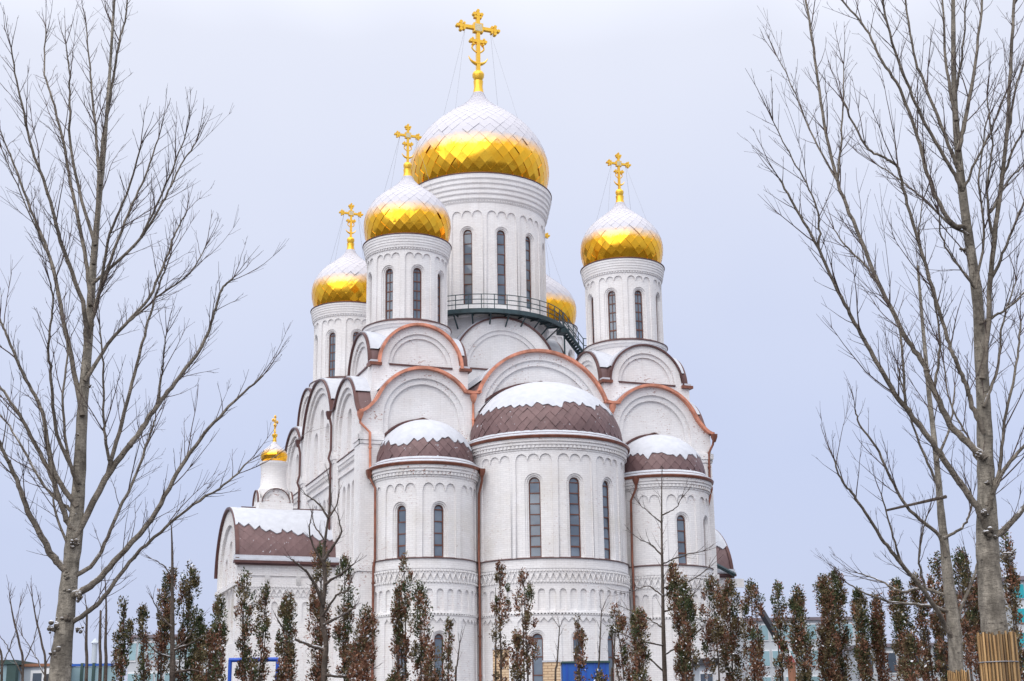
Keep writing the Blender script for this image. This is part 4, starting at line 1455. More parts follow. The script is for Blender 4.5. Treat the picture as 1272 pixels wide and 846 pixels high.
YR = 14.5
right_trunk = [(1239, 846, 34), (1236, 790, 34), (1231, 740, 33), (1227, 690, 31), (1226, 640, 27), (1224, 570, 22), (1222, 506, 20), (1218, 435, 18), (1214, 370, 15), (1204, 300, 14), (1197, 250, 13), (1189, 175, 10), (1185, 100, 8), (1184, 0, 6), (1184, -60, 5)]
right_limbs = [
    ([(1222, 470), (1226, 415), (1235, 300), (1250, 175), (1257, 50), (1261, -30)], 11, 6),
    ([(1222, 655), (1213, 630), (1181, 584), (1153, 542), (1117, 496), (1089, 450), (1066, 408), (1045, 370), (1017, 310), (990, 260), (968, 222)], 12, 4),
    ([(1219, 568), (1209, 556), (1181, 528), (1160, 485), (1146, 450), (1125, 418), (1095, 360), (1065, 285), (1040, 225), (1022, 140), (1010, 60), (1000, -10)], 13, 5),
    ([(1216, 530), (1206, 500), (1202, 482), (1188, 450), (1177, 420), (1155, 345), (1130, 265), (1115, 210), (1096, 195), (1075, 180), (1047, 125)], 9, 4),
    ([(1187, 282), (1180, 275), (1155, 225), (1140, 170), (1117, 110), (1092, 70), (1072, 30), (1040, -5)], 9, 4),
    ([(1190, 235), (1183, 212), (1150, 155), (1125, 100), (1102, 30), (1094, -20)], 8, 4),
    ([(1188, 205), (1182, 190), (1155, 120), (1135, 65), (1124, -10)], 8, 4),
    ([(1188, 150), (1175, 75), (1170, -15)], 7, 4),
    ([(1192, 180), (1200, 145), (1212, 75), (1222, -15)], 9, 5),
    ([(1228, 640), (1236, 606), (1252, 577), (1275, 550)], 10, 6),
    ([(1234, 670), (1251, 655), (1280, 620)], 13, 9),
    ([(1230, 620), (1241, 584), (1248, 524), (1262, 453), (1268, 400)], 7, 4),
    ([(1232, 345), (1246, 315), (1260, 280), (1278, 235)], 6, 4),
    ([(1200, 235), (1215, 195), (1230, 165), (1250, 115)], 5, 3),
    ([(1200, 290), (1180, 278), (1150, 250), (1120, 225), (1090, 205)], 5, 2.5),
    ([(1228, 395), (1240, 390), (1256, 380), (1276, 360)], 5, 3),
    ([(1095, 355), (1075, 330), (1050, 305), (1036, 285)], 5, 2.5),
    ([(1038, 220), (1046, 160), (1048, 80)], 5, 2.5),
    ([(1018, 310), (1017, 270), (1005, 235), (980, 190), (960, 150)], 4, 2),
    ([(1040, 225), (1005, 160), (985, 110), (965, 70)], 4, 2),
    ([(1212, 360), (1190, 330), (1172, 300), (1165, 260)], 5, 3),
    ([(1150, 340), (1142, 300), (1146, 250)], 4, 2),
    ([(1236, 300), (1226, 240), (1232, 180), (1226, 120)], 5, 3),
    ([(1252, 170), (1262, 110), (1274, 70)], 5, 3),
    ([(1246, 210), (1266, 170), (1290, 140)], 5, 3), ([(1230, 350), (1222, 290), (1216, 220), (1226, 150)], 5, 3), ([(1240, 260), (1256, 220), (1280, 200)], 5, 3),
    ([(1222, 500), (1238, 460), (1246, 400), (1262, 350)], 6, 3), ([(1230, 640), (1216, 580), (1200, 540), (1180, 500), (1172, 450)], 5, 3), ([(1186, 120), (1196, 60), (1200, -10)], 5, 3),
    ([(1160, 480), (1168, 430), (1162, 380), (1150, 330)], 5, 3), ([(1120, 500), (1122, 450), (1116, 400), (1104, 380)], 5, 3),
]


def right_extra(root, base, px):
    burls([(1228, 662, 8, 1), (1217, 565, 5, 1), (1226, 600, 4, 1), (1196, 310, 4, 1), (1252, 690, 8, 1), (1221, 640, 6, 1)], YR, "bark_grey")(root, base, px)
    reed_wrap(root, base, YR, (1240, 846), (1237, 787), 20.5)


def reed_wrap(root, base, Y, bot, top, hw):
    """mat of split reeds tied round the trunk"""
    rnd = random.Random(int(hw * 10))
    px = Y / FPX
    pb, ptp = at(*bot, Y) - base, at(*top, Y) - base
    pb = pb - Vector((0, 0, pb.z))
    for kind_ in range(1):
        mb = MB()
        n = 60
        R = hw * px * 1.04
        for k in range(n):
            a = 2 * math.pi * k / n
            o = Vector((math.cos(a), math.sin(a), 0)) * R * (rnd.uniform(.99, 1.03) if k % 2 else .95)
            t_ = ptp + Vector((rnd.gauss(0, .004), rnd.gauss(0, .004), rnd.uniform(-.03, .02)))
            mb.cur = rnd.choice((0, 0, 0, 1, 1, 2)) if k % 2 else 2  # recessed reeds always darkest: shade of the gaps put into their colour
            mb.tube([pb + o, (pb + t_) / 2 + o + Vector((rnd.gauss(0, .004), 0, 0)), t_ + o], R * math.pi / n * rnd.uniform(.9, 1.7), 6)
        tag(mb.build("reed_wrap", ["reed", "reed_pale", "reed_dark"], root, smooth=60), kind="stuff")
    tb = MB()
    for z_ in (.28, .75, 1.2):
        c = ptp - (ptp - pb).normalized() * z_
        if c.z < 0.1: continue
        tb.tube([c + Vector((math.cos(a) * R * 1.08, math.sin(a) * R * 1.08, 0)) for a in np.linspace(0, 2 * math.pi, 25)], .006, 5, False)
    if tb.v: tb.build("tie_wire", "wire", root)


def reed_mat(name, k):
    m, t, b = mat(name)
    P = N(t, "ShaderNodeNewGeometry").outputs["Position"]
    mp = N(t, "ShaderNodeMapping"); mp.inputs["Scale"].default_value = (55, 55, 1.5); t.links.new(P, mp.inputs[0])
    c = ramp(t, noise(t, mp.outputs[0], 1.0, 3, .6), [(.34, (.16 * k, .085 * k, .035 * k)), (.5, (.42 * k, .25 * k, .10 * k)), (.66, (.58 * k, .38 * k, .18 * k))])
    t.links.new(c, b.inputs["Base Color"]); b.inputs["Roughness"].default_value = .6
    M[name] = m


reed_mat("reed", .85)
reed_mat("reed_pale", 1.2)
reed_mat("reed_dark", .35)  # some dark reeds, and painted shade for the gaps between reeds
bare_tree("bare_tree", "large bare tree with thick pale trunk wrapped in reeds at its foot", right_trunk, right_limbs, YR, 1, 33, thick=.92, extra=right_extra)

YS = 20.5
sec_trunk = [(1189, 846, 22), (1186, 790, 20), (1179, 731, 17), (1174, 684, 14), (1169, 638, 11), (1165, 590, 9), (1160, 542, 8), (1154, 489, 7), (1149, 435, 6), (1145, 390, 5), (1140, 330, 4)]
sec_limbs = [
    ([(1183, 795), (1178, 784), (1154, 743), (1119, 699), (1102, 678), (1082, 648), (1060, 615), (1046, 598), (1036, 570)], 9, 3),
    ([(1180, 760), (1151, 752), (1110, 748), (1075, 737), (1052, 724)], 6, 2.5),
    ([(1176, 735), (1146, 731), (1120, 735), (1095, 722), (1066, 712)], 6, 2.5),
    ([(1172, 690), (1167, 666), (1131, 634), (1107, 595), (1089, 556), (1068, 528), (1062, 508)], 7, 3),
    ([(1185, 790), (1190, 766), (1200, 740), (1210, 716), (1216, 690)], 7, 4),
    ([(1174, 662), (1195, 655), (1206, 634), (1206, 610)], 5, 3),
    ([(1166, 600), (1146, 560), (1128, 510), (1115, 455)], 5, 3),
    ([(1163, 570), (1180, 530), (1186, 480)], 5, 3),
    ([(1120, 700), (1108, 660), (1095, 615)], 4, 2.5),
    ([(1150, 735), (1142, 700), (1146, 660), (1152, 640)], 4, 2.5),
]


def sec_extra(root, base, px):
    reed_wrap(root, base, YS, (1189, 846), (1190, 834), 11)
    mb = MB()
    mb.tube([at(1101, 634, YS - .3) - base, at(1140, 625, YS - .2) - base, at(1175, 617, YS) - base], [.018, .022, .028], 6)
    mb.build("broken_branch", "bark_dark", root, smooth=60)


bare_tree("bare_tree", "slender darker bare tree with a broken stick across its limbs", sec_trunk, sec_limbs, YS, 1, 44, thick=.85, twig_len=.55, twig_gap=.15, extra=sec_extra)

# smaller bare saplings among the thujas
def sapling(label, trunk_px, Y, seed, limbs, tl=.35, gap=.14, tm="bark_dark"):
    return bare_tree("bare_sapling", label, trunk_px, limbs, Y, 1, seed, twig_len=tl, twig_gap=gap, trunk_mat=tm, group="bare saplings among the thujas")


sapling("bare sapling with side twigs before the right hand apse", [(826, 846, 5.5), (824, 780, 4.6), (823, 720, 3.6), (822, 660, 2.5), (822, 600, 1.2)], 27, 51,
        [([(823, 780), (800, 765), (780, 757)], 3, 1.5), ([(823, 735), (805, 728), (785, 735)], 3, 1.5), ([(823, 690), (808, 676), (795, 670)], 3, 1.5), ([(823, 700), (850, 690), (872, 685)], 3, 1.5),
         ([(825, 800), (790, 795), (770, 785)], 3, 1.5), ([(823, 725), (850, 724), (868, 715), (880, 705)], 3, 1.5), ([(824, 830), (800, 812), (782, 802)], 3, 1.5), ([(822, 650), (806, 636), (796, 628)], 2.5, 1.2), ([(822, 640), (838, 632), (846, 620)], 2.5, 1.2), ([(823, 760), (846, 752), (860, 740)], 3, 1.3), ([(825, 810), (850, 800), (866, 786)], 3, 1.3)], .45, .1)
sapling("snow flecked dead sapling beside the barrel roofed porch", [(402, 846, 7), (405, 800, 6.5), (400, 765, 6), (404, 725, 5), (402, 690, 4), (406, 655, 3), (411, 620, 2.2), (408, 592, 1.2)], 25, 52,
        [([(402, 745), (388, 720), (375, 705), (362, 695)], 6, 3), ([(404, 690), (418, 672), (424, 660), (420, 640)], 5, 2.5), ([(405, 640), (395, 625), (380, 615)], 4, 2),
         ([(402, 800), (380, 800), (360, 790), (345, 770)], 6, 3), ([(403, 770), (428, 762), (440, 755)], 5, 3), ([(403, 720), (425, 712), (440, 700)], 5, 2.5), ([(402, 835), (430, 840), (460, 832)], 6, 3),
         ([(406, 640), (418, 628), (421, 610)], 4, 2), ([(404, 700), (390, 680), (384, 660), (386, 645)], 4, 2), ([(402, 760), (418, 740), (430, 735), (436, 722)], 4, 2), ([(404, 670), (392, 655), (388, 640)], 3, 1.5)], .26, .07, "bark_dark")
sapling("thin bare sapling with curved snowy boughs before the pale building", [(214, 846, 7), (214, 790, 6), (214, 730, 4), (214, 690, 3), (213, 655, 1.5)], 25, 53,
        [([(214, 800), (235, 800), (252, 790)], 4, 2), ([(214, 776), (200, 765), (190, 745)], 4, 2), ([(214, 835), (235, 832), (250, 835)], 5, 2.5), ([(213, 712), (203, 702), (190, 695)], 3, 1.5),
         ([(214, 812), (195, 810), (180, 795)], 4, 2), ([(215, 808), (235, 790), (245, 770)], 4, 2)], .3, .2)
for px_, top_, sd_, lb in ((131, 725, 54, "tallest of the thin twiggy saplings before the teal fence"), (107, 752, 55, "thin twiggy sapling closest to the knobbly trunk before the teal fence"), (124, 770, 56, "shortest thin sapling before the teal fence")):
    sapling(lb, [(px_, 846, 4), (px_, 800, 3.5), (px_ + 1, 760, 2.5), (px_, top_, 1.5)], 24, sd_, [], .35, .10)
for px_, sd_, lb in ((22, 57, "forked leafless shrub shoot before the gap between two site cabins"), (50, 58, "leafless shrub shoot before the white cabin window"), (-4, 59, "leafless shrub shoot before the teal site cabin")):
    sapling(lb, [(px_ + 6, 846, 3), (px_ + 2, 800, 2.5), (px_ - 5, 770, 2), (px_ - 10, 742, 1.2)], 22, sd_, [([(px_ + 4, 825), (px_ + 20, 795), (px_ + 28, 755)], 2, 1.2), ([(px_ + 5, 835), (px_ - 12, 805), (px_ - 22, 790)], 2, 1.2)], .35, .13)
for px_, top_, sd_, lb in ((566, 800, 60, "wispy leafless shoot beside the short spindly thuja"), (760, 770, 61, "wispy leafless shoot twined with the ragged brown thuja"), (690, 780, 62, "wispy leafless shoot before the yellow brick pier"), (742, 760, 63, "wispy leafless shoot before the blue booth")):
    sapling(lb, [(px_, 850, 2.5), (px_ + 2, 825, 2), (px_ + 5, top_, 1.2)], 26, sd_, [], .35, .12)


# ------------------------------------------------------------------ thujas
def leafmat(name, c1, c2, c3):
    m, t, b = mat(name)
    P = N(t, "ShaderNodeNewGeometry").outputs["Position"]
    c = ramp(t, noise(t, P, 9, 3, .6), [(.3, c1), (.5, c2), (.72, c3)])
    t.links.new(c, b.inputs["Base Color"]); b.inputs["Roughness"].default_value = .8
    b.inputs["Specular IOR Level"].default_value = .25
    M[name] = m


leafmat("thuja_green", (.022, .034, .016), (.06, .08, .035), (.13, .135, .06))
leafmat("thuja_brown", (.085, .036, .024), (.22, .105, .065), (.36, .22, .15))
leafmat("thuja_olive", (.045, .036, .02), (.13, .10, .05), (.25, .20, .11))


def thuja(px_, top, wpx, kind, dens, Y, label, seed):
    """kind: share of green 0..1 (green stays at the top); dens: foliage density"""
    rng = np.random.default_rng(seed)
    P = at(px_, top, Y); hgt = P.z
    hw = wpx * Y / FPX / 2 * 1.22
    root = empty("thuja", (P.x, Y, 0)); tag(root, label, "thuja", "row of thujas in front of the cathedral")
    st = MB()
    lean = rng.normal(0, .018); bend = rng.normal(0, .05) * (1 if dens < .8 else .4)
    ax = lambda z: lean * z + bend * (z / hgt) ** 3 - (lean * hgt + bend)       # tip stays where the photo has it
    ns = 1 if dens > .75 else 2
    for q in range(ns):
        ox = rng.uniform(-.5, .5) * hw * (q > 0)
        pts = [(ox + ax(hgt * f) + rng.normal(0, .012), rng.normal(0, .012), hgt * f * (.97 if q == 0 else .9)) for f in np.linspace(0, 1, 7)]
        st.tube(pts, [.032, .028, .024, .02, .015, .01, .005], 6)
    # uneven silhouette: width and fullness wander with height, with bare stretches on the poor ones
    kn = 9
    wv = rng.uniform(.62, 1.15, kn); fl = np.clip(rng.normal(dens ** 1.5, .25 + .3 * (1 - dens), kn), .04, 1.15)
    if dens < .72:
        fl[-4:] = np.maximum(fl[-4:], .8); fl[:5] *= rng.uniform(.35, .8)
        wv[-4:] = rng.uniform(.9, 1.15, 4); wv[:5] *= rng.uniform(.75, 1.0)
    else:
        fl[-3:] = np.maximum(fl[-3:], .8); wv[-3:] = rng.uniform(.85, 1.1, 3); wv[:5] = rng.uniform(.9, 1.2, 5)
    zk = np.linspace(0, 1, kn)
    nl = int((hgt - .2) * (3.5 + 41 * dens ** 1.6))
    lob = []
    while len(lob) < nl:
        f = rng.random()
        if rng.random() > np.interp(f, zk, fl): continue
        env = hw * np.interp(f, zk, wv) * (1.0 if f < .9 else math.sqrt(max(.08, 1 - ((f - .9) / .105) ** 2)))
        a = rng.uniform(0, 6.283); r = env * math.sqrt(rng.random()) * .8
        z = .2 + (hgt - .3) * f
        lob.append((r * math.cos(a) + ax(z), r * math.sin(a), z, rng.uniform(.055, .12) * (.8 + .5 * dens), f))
        if dens < .8 and rng.random() < .5:
            st.tube([(ax(z), 0, z - .16), ((lob[-1][0] + ax(z)) / 2, lob[-1][1] / 2, z - .06), lob[-1][:3]], [.007, .005, .002], 3, False)
        elif rng.random() < .12:
            d_ = 1.5 * r + .05
            st.tube([(ax(z), 0, z - .2), (ax(z) + d_ * math.cos(a), d_ * math.sin(a), z + .1)], [.006, .0015], 3, False)
    lob.append((ax(hgt), 0, hgt - .09, .09, 1.0))
    lob = np.array(lob)
    nleaf = int(34 + 70 * dens)
    n = len(lob) * nleaf
    L_ = np.repeat(lob, nleaf, axis=0)
    d = rng.normal(0, 1, (n, 3)); d /= np.linalg.norm(d, axis=1)[:, None]; d *= (L_[:, 3] * rng.random(n) ** .45)[:, None]
    c = L_[:, :3] + d * np.array([.8, .8, 1.7])
    up = np.stack([d[:, 0] * 1.4, d[:, 1] * 1.4, np.full(n, .10)], 1) + rng.normal(0, .06, (n, 3))
    up /= np.linalg.norm(up, axis=1)[:, None] + 1e-9
    sd = np.cross(up, rng.normal(0, 1, (n, 3))); sd /= np.linalg.norm(sd, axis=1)[:, None] + 1e-9
    ln = rng.uniform(.02, .05, n)[:, None]; wd = ln * rng.uniform(.2, .42, n)[:, None]
    V = np.stack([c - up * ln * .5, c + sd * wd, c + up * ln * .8, c - sd * wd], 1).reshape(-1, 3)
    g = rng.random(len(lob)) < (kind * .75 + (lob[:, 4] - .70) * .9)
    mi = np.where(g, np.where(rng.random(len(lob)) < .4, 2, 0), np.where(rng.random(len(lob)) < .3, 2, 1))
    mi = np.repeat(mi, nleaf)
    sw = rng.random(n)
    mi = np.where(sw < .10, 2, mi); mi = np.where(sw > .965, 3, mi)
    me = bpy.data.meshes.new("foliage")
    me.vertices.add(len(V)); me.vertices.foreach_set("co", V.astype(np.float32).ravel())
    me.loops.add(n * 4); me.loops.foreach_set("vertex_index", np.arange(n * 4, dtype=np.int32))
    me.polygons.add(n); me.polygons.foreach_set("loop_start", np.arange(0, n * 4, 4, dtype=np.int32))
    for q in ("thuja_green", "thuja_brown", "thuja_olive", "snow"): me.materials.append(M[q])
    me.polygons.foreach_set("material_index", mi.astype(np.int32))
    me.update(calc_edges=True)
    o = bpy.data.objects.new("foliage", me); COL.objects.link(o); o.parent = root
    tag(o, kind="stuff")
    st.build("stem", "bark_dark", root)


TH = [
    (155, 742, 20, .75, .5, 24.5, "thin green tipped thuja beside the tall knobbly tree"),
    (178, 752, 18, .2, .5, 24.8, "short sparse brown thuja before the pale building"),
    (214, 705, 20, .25, .6, 25.5, "grey brown thuja mingled with a bare sapling"),
    (236, 700, 24, .8, .65, 26, "green crowned thuja right of the bare sapling before the pale building"),
    (250, 762, 14, .85, .7, 25.2, "short dark green thuja before the pale building"),
    (273, 742, 24, .7, .7, 25, "dense green topped thuja beside the blue pipe frame"),
    (262, 786, 22, .0, .85, 24, "low rusty brown thuja left of the blue pipe frame"),
    (304, 709, 20, .6, .45, 25.5, "tall sparse thuja inside the blue pipe frame with green tip"),
    (331, 724, 18, .55, .4, 25.5, "sparse ragged thuja with green tip before the porch wall"),
    (315, 818, 16, .1, .7, 24.6, "tiny brown thuja under the blue pipe frame"),
    (358, 738, 22, .2, .85, 25, "dense brown thuja before the porch wall with olive tip"),
    (398, 676, 26, .25, .75, 27, "tall brown thuja behind the snow flecked dead sapling"),
    (429, 690, 22, .8, .55, 25.5, "tall green topped thuja at the cathedral corner"),
    (456, 752, 28, .05, 1.0, 24.5, "dense short dark brown thuja at the cathedral corner"),
    (503, 688, 17, .3, .35, 26, "tall see-through thuja before the left hand apse"),
    (521, 725, 22, .7, .5, 25.5, "forked green thuja before the left hand apse"),
    (494, 727, 12, .1, .45, 26, "slim brown thuja beside the see-through one"),
    (558, 768, 13, .3, .35, 25, "short spindly thuja beside the lower apse window"),
    (536, 800, 20, .05, .6, 24.6, "low brown thuja between the lower apse windows"),
    (490, 836, 18, .4, .7, 24, "very low tuft of thuja below the left hand apse"),
    (621, 697, 24, .1, .38, 26, "tall ragged brown thuja before the downpipe of the central apse"),
    (651, 708, 26, .1, .42, 25.5, "tall ragged brown thuja before the central apse niches"),
    (640, 782, 14, .2, .45, 25, "short ragged thuja between the two tall ragged ones"),
    (717, 765, 13, .05, .3, 25.5, "wispy brown thuja before the blue booth"),
    (743, 834, 26, .5, .9, 24, "low round thuja tuft before the blue booth"),
    (763, 752, 18, .05, .45, 26, "ragged brown thuja right of the blue booth"),
    (793, 755, 18, .15, .65, 25.5, "brown thuja before the joint of two apses"),
    (835, 698, 20, .15, .65, 27, "tall brown thuja right behind the apse sapling"),
    (850, 718, 20, .4, .65, 26.5, "olive thuja leaning on the tall brown one"),
    (884, 716, 30, .2, .8, 27, "broad ragged brown thuja at the right end of the apses"),
    (905, 722, 26, .5, .8, 27.5, "dark green hearted thuja between two broad brown ones"),
    (932, 721, 28, .12, .85, 27, "broad brown thuja above the leaning boom"),
    (966, 722, 17, .7, .4, 26.5, "thin green thuja right of the leaning boom"),
    (990, 733, 25, .65, .9, 26, "dense green thuja before the teal glass building"),
    (1024, 716, 26, .1, 1.0, 26.5, "dense rust brown half of the tallest thuja pair"),
    (1038, 708, 24, .6, .9, 27, "dense green half of the tallest thuja pair"),
    (1065, 733, 20, .75, .9, 26, "dark green thuja of the matching pair right of the tallest"),
    (1086, 737, 18, .3, .85, 26.2, "brown thuja of the matching pair right of the tallest"),
    (1113, 718, 28, .5, 1.0, 25.5, "dense rust and green thuja under the slender tree limbs"),
    (1136, 712, 18, .05, .5, 25.5, "sparse brown thuja under the slender tree limbs"),
    (1130, 790, 34, .1, .8, 24.5, "low wide brown thuja under the slender tree"),
    (1164, 688, 24, .4, .55, 25, "round topped thuja left of the slender tree trunk"),
    (1155, 716, 16, .7, .5, 25.6, "dark green thuja close left of the slender tree trunk"),
    (1192, 680, 24, .3, .6, 24.5, "round topped thuja right of the slender tree trunk"),
    (1207, 712, 20, .25, .6, 25, "brown thuja between the two reed wrapped trunks"),
    (1247, 655, 15, .1, .5, 24, "brown thuja behind the thick reed wrapped trunk"),
]
for i, (a_, b_, c_, k_, dn, y_, lb) in enumerate(TH):
    thuja(a_, b_, c_, k_, dn, y_, lb, 100 + i)

# ================================================================== SITE OBJECTS
simple("cabin_teal", (.24, .36, .40), .6, 0, .1, .8, .1)
simple("cabin_grey", (.48, .53, .58), .6, 0, .08, .8, .1)
simple("dark_green", (.03, .07, .065), .6, 0, .2, 2, .1)
simple("rust", (.26, .12, .07), .8, 0, .3, 3, .2)
simple("plastic_white", (.75, .76, .78), .5, 0, .05, 2, .05)
simple("dark_glass", (.06, .08, .11), .12, 0, .2, 1, 0)
simple("blue_paint", (.008, .09, .40), .45, 0, .15, 1.2, .1)
simple("blue_frame", (.01, .07, .42), .45, 0, .15, 1.2, .1)
simple("teal_glass", (.26, .40, .44), .18, 0, .2, .2, 0)
simple("pale_wall", (.52, .55, .58), .8, 0, .08, .3, .1)
simple("red_paint", (.35, .05, .035), .5, 0, .2, 2, .1)
simple("black_paint", (.03, .032, .04), .5, 0, .2, 2, .1)
simple("panel_cyan", (.02, .36, .42), .5, 0, .15, .5, .05)
simple("panel_blue", (.03, .12, .5), .5, 0, .15, .5, .05)
simple("roof_grey", (.20, .17, .19), .7, 0, .15, .5, .1)


def yellow_brick():
    m, t, b = mat("yellow_brick")
    v = objco(t)
    s = N(t, "ShaderNodeSeparateXYZ"); t.links.new(v, s.inputs[0])
    cb = N(t, "ShaderNodeCombineXYZ"); t.links.new(mth(t, 'ADD', s.outputs[0], s.outputs[1]), cb.inputs[0]); t.links.new(s.outputs[2], cb.inputs[1])
    br = N(t, "ShaderNodeTexBrick")
    br.inputs["Scale"].default_value = 1
    br.inputs["Brick Width"].default_value = .25; br.inputs["Row Height"].default_value = .085
    br.inputs["Mortar Size"].default_value = .009
    br.inputs["Color1"].default_value = (.62, .44, .26, 1); br.inputs["Color2"].default_value = (.70, .54, .36, 1); br.inputs["Mortar"].default_value = (.30, .17, .11, 1)
    t.links.new(cb.outputs[0], br.inputs["Vector"]); t.links.new(br.outputs[0], b.inputs["Base Color"])
    b.inputs["Roughness"].default_value = .85
    bump(t, b, br.outputs["Fac"], -.4, .01)
    M["yellow_brick"] = m


yellow_brick()


def boxobj(name, mats, parent, *boxes):
    mb = MB()
    for bx in boxes: mb.box(*bx)
    return mb.build(name, mats, parent)


def pxbox(x0, x1, ytop, Y):
    a, b_ = at(x0, ytop, Y), at(x1, ytop, Y)
    return a.x, b_.x, a.z


# site cabins
YC = 42
x0, x1, zt = pxbox(-60, 17, 821, YC)
c = empty("site_cabin", ((x0 + x1) / 2, YC, 0)); tag(c, "teal site cabin with dark corner post beside another cabin", "cabin")
hw = (x1 - x0) / 2
boxobj("wall", "cabin_teal", c, (-hw, hw, 0, 2.4, .2, zt - .12))
boxobj("roof", "dark_green", c, (-hw - .05, hw + .1, -.1, 2.5, zt - .12, zt))
boxobj("corner_post", "dark_green", c, (hw - .16, hw + .1, -.06, .2, 0, zt - .125))
boxobj("plinth", "dark_green", c, (-hw, hw, .05, 2.3, 0, .2))
x0, x1, zt = pxbox(20, 68, 825, YC + .6)
c = empty("site_cabin", ((x0 + x1) / 2, YC + .6, 0)); tag(c, "pale grey site cabin with white window and rusty roof edge", "cabin")
hw = (x1 - x0) / 2
boxobj("wall", "cabin_grey", c, (-hw, hw, 0, 2.4, .2, zt - .08))
boxobj("roof", "rust", c, (-hw - .05, hw + .08, -.1, 2.5, zt - .08, zt))
boxobj("plinth", "rust", c, (-hw, hw, .05, 2.3, 0, .2))
wx0, wx1, wz = pxbox(39, 56, 833, YC + .6)
cx_ = (x0 + x1) / 2
wn_ = boxobj("window", "plastic_white", c, (wx0 - cx_, wx1 - cx_, -.05, .02, wz - 1.3, wz))
boxobj("pane", "dark_glass", wn_, (wx0 - cx_ + .07, wx1 - cx_ - .07, -.06, -.045, wz - 1.22, wz - .08))
ax0, ax1, az_ = pxbox(56, 66, 831, YC + .6)
ac = boxobj("air_conditioner", "plastic_white", c, (ax0 - cx_ + .05, ax1 - cx_ + .15, -.3, 0, az_ - .6, az_))
f_ = MB(); f_.tube([((ax0 + ax1) / 2 - cx_ + .1, -.31, az_ - .3), ((ax0 + ax1) / 2 - cx_ + .1, -.295, az_ - .3)], .15, 16); f_.build("fan_grille", "black_paint", ac)
# teal fence with posts, built panel by panel
x0, x1, zt = pxbox(88, 146, 824, YC + 2)
fn = empty("site_fence", (x0, YC + 2, 0)); tag(fn, "pale teal sheet fence with blue top rail behind thin saplings", "fence")
n_ = 4; wd = (x1 - x0) / n_
for k in range(n_):
    boxobj("panel", "cabin_teal", fn, (k * wd + .03, (k + 1) * wd - .03, 0, .05, .1, zt - .1))
    boxobj("post", "dark_green", fn, (k * wd - .04, k * wd + .04, -.05, .1, 0, zt))
boxobj("top_rail", "blue_paint", fn, (0, x1 - x0, -.04, .08, zt - .09, zt - .02))
p_ = at(118, 800, YC + 6)
ch_ = empty("flue_pipe", (p_.x, YC + 6, 0)); tag(ch_, "slim grey flue pipe standing behind the teal fence", "pipe")
f_ = MB(); f_.tube([(0, 0, 0), (0, 0, p_.z)], .09, 10); f_.build("pipe", "cabin_grey", ch_, smooth=60)
f_ = MB(); f_.lathe([(.1, p_.z + .05), (.15, p_.z + .03), (.02, p_.z + .18)], 0, 0, 10); f_.tube([(.07, 0, p_.z - .1), (.09, 0, p_.z + .06)], .01, 4); f_.tube([(-.07, 0, p_.z - .1), (-.09, 0, p_.z + .06)], .01, 4); f_.build("cap", "cabin_grey", ch_)

# blue pipe frame
x0, x1, zt = pxbox(286, 345, 820, 34)
bf = empty("pipe_frame", (x0, 34, 0)); tag(bf, "blue painted pipe frame standing before the porch", "frame")
for x_ in (0, x1 - x0):
    f_ = MB(); f_.tube([(x_, 0, 0), (x_, 0, zt)], .045, 8); f_.build("post", "blue_frame", bf, smooth=60)
f_ = MB(); f_.tube([(-.03, 0, zt), (x1 - x0 + .03, 0, zt)], .05, 8); f_.build("crossbar", "blue_frame", bf, smooth=60)
f_ = MB(); f_.tube([(0, 0, 1.0), (x1 - x0, 0, 1.0)], .04, 8); f_.build("lower_bar", "blue_frame", bf, smooth=60)

# brick gate posts and blue booth
YB = 46
for (a_, b_, t_, lb) in ((674.5, 696, 820.5, "yellow brick pier beside the blue booth"), (612, 632, 805, "taller yellow brick pier behind a ragged brown thuja")):
    x0, x1, zt = pxbox(a_, b_, t_, YB)
    g_ = empty("brick_pier", ((x0 + x1) / 2, YB, 0)); tag(g_, lb, "pier")
    hw = (x1 - x0) / 2
    boxobj("shaft", "yellow_brick", g_, (-hw, hw, 0, 2 * hw, 0, zt - .05))
    boxobj("capping", "roof_snow", g_, (-hw - .02, hw + .02, -.02, 2 * hw + .02, zt - .05, zt))
x0, x1, zt = pxbox(697, 756, 820, YB)
g_ = empty("booth", ((x0 + x1) / 2, YB, 0)); tag(g_, "bright blue metal booth beside the yellow brick pier", "booth")
hw = (x1 - x0) / 2
boxobj("wall", "blue_paint", g_, (-hw + .03, hw, .02, 1.6, .1, zt - .1))
for k in range(5):
    xx = -hw + .03 + (2 * hw - .03) * (k + .5) / 5
    boxobj("seam", "blue_frame", g_, (xx - .02, xx + .02, -.005, .03, .1, zt - .1))
boxobj("roof", "dark_green", g_, (-hw + .01, hw + .05, -.05, 1.7, zt - .1, zt - .04))
boxobj("plinth", "black_paint", g_, (-hw + .05, hw - .05, .06, 1.55, 0, .1))

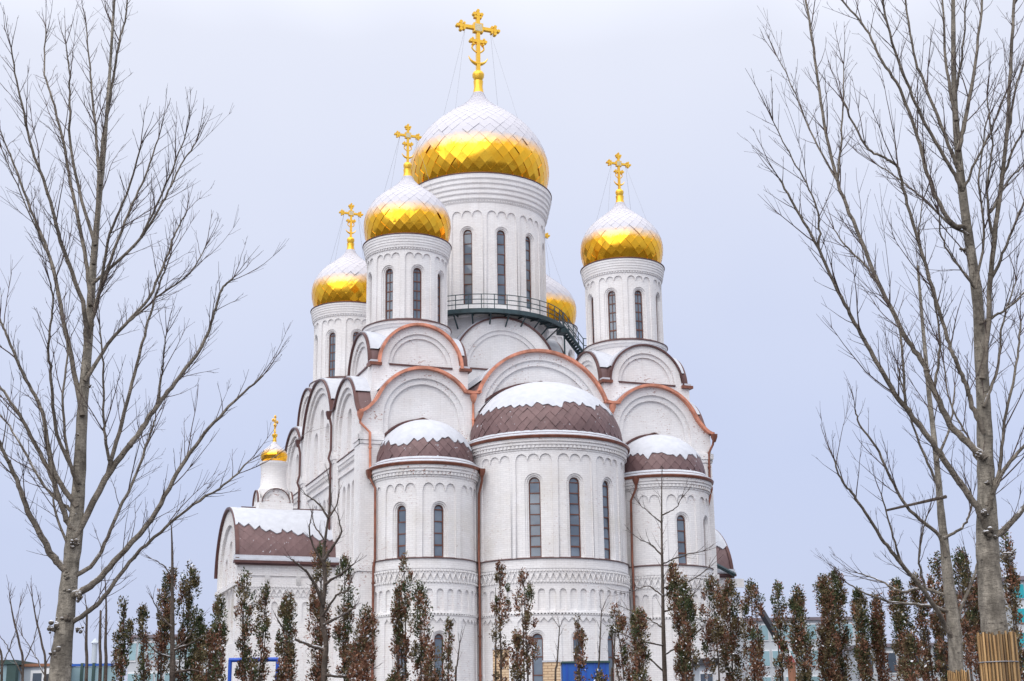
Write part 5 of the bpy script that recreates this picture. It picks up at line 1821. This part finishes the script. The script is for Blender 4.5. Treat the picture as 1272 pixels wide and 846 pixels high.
# leaning boom with red and white foot
YM = 36
bo = empty("barrier_boom", (at(980, 846, YM).x, YM, 0)); tag(bo, "leaning dark boom with red and white striped lower end", "boom")
bb = Vector(bo.location)
def seg(name, mt_, a_, b_, r_):
    f_ = MB(); f_.tube([at(*a_, YM) - bb, at(*b_, YM) - bb], r_, 4); return f_.build(name, mt_, bo)
seg("beam", "black_paint", (946, 760), (965, 792), .09)
seg("red_band", "red_paint", (965, 792), (975, 808), .095)
seg("white_band", "plastic_white", (975, 808), (979, 816), .1)
seg("red_band", "red_paint", (979, 816), (984, 826), .1)
f_ = MB(); f_.tube([at(983, 823, YM) - bb, (at(983, 823, YM) - bb).xy.to_3d() + Vector((.0, 0, 0))], .1, 8); f_.build("support_post", "rust", bo)


def facade_building(name, label, x0p, x1p, ytop, Y, dep, wall, roofm, storeys, cols, winm, band=None, tops=None):
    x0, x1, zt = pxbox(x0p, x1p, ytop, Y)
    o = empty(name, ((x0 + x1) / 2, Y, 0)); tag(o, label, "building")
    hw = (x1 - x0) / 2
    boxobj("wall", wall, o, (-hw, hw, .15, dep, 0, zt - .3))
    boxobj("roof", roofm, o, (-hw - .3, hw + .3, -.2, dep + .3, zt - .3, zt))
    sh = (zt - .3) / storeys; cw_ = 2 * hw / cols
    for s in range(storeys):
        for k in range(cols):
            xa = -hw + k * cw_
            f_ = MB()
            f_.box(xa + cw_ * .1, xa + cw_ * .9, .04, .152, s * sh + sh * .22, s * sh + sh * .88)
            wo_ = f_.build("window", band or "plastic_white", o)
            boxobj("pane", winm if not tops else tops[(s * 3 + k * 2) % len(tops)], wo_, (xa + cw_ * .13, xa + cw_ * .87, .0, .045, s * sh + sh * .27, s * sh + sh * .83))
    return o


facade_building("pale_building", "long pale building with teal windows behind the bare sapling", 160, 262, 789, 150, 14, "pale_wall", "roof_grey", 4, 9, "teal_glass")
facade_building("glass_building", "teal glazed building with white bands behind the thujas", 925, 1075, 768, 150, 16, "pale_wall", "roof_grey", 5, 10, "teal_glass")
facade_building("low_building", "low white building with dark windows behind the thujas", 1070, 1215, 800, 130, 14, "pale_wall", "roof_grey", 3, 10, "dark_glass")
facade_building("apartment_building", "apartment block with cyan and blue panels behind the reed wrapped tree", 1254, 1420, 716, 110, 14, "pale_wall", "roof_grey", 7, 9, "panel_cyan", "cabin_grey", ["panel_cyan", "panel_blue", "plastic_white"])
facade_building("service_building", "pale blue building with dark lintel glimpsed behind the apse thujas", 868, 885, 818, 70, 8, "cabin_grey", "black_paint", 2, 2, "dark_glass")
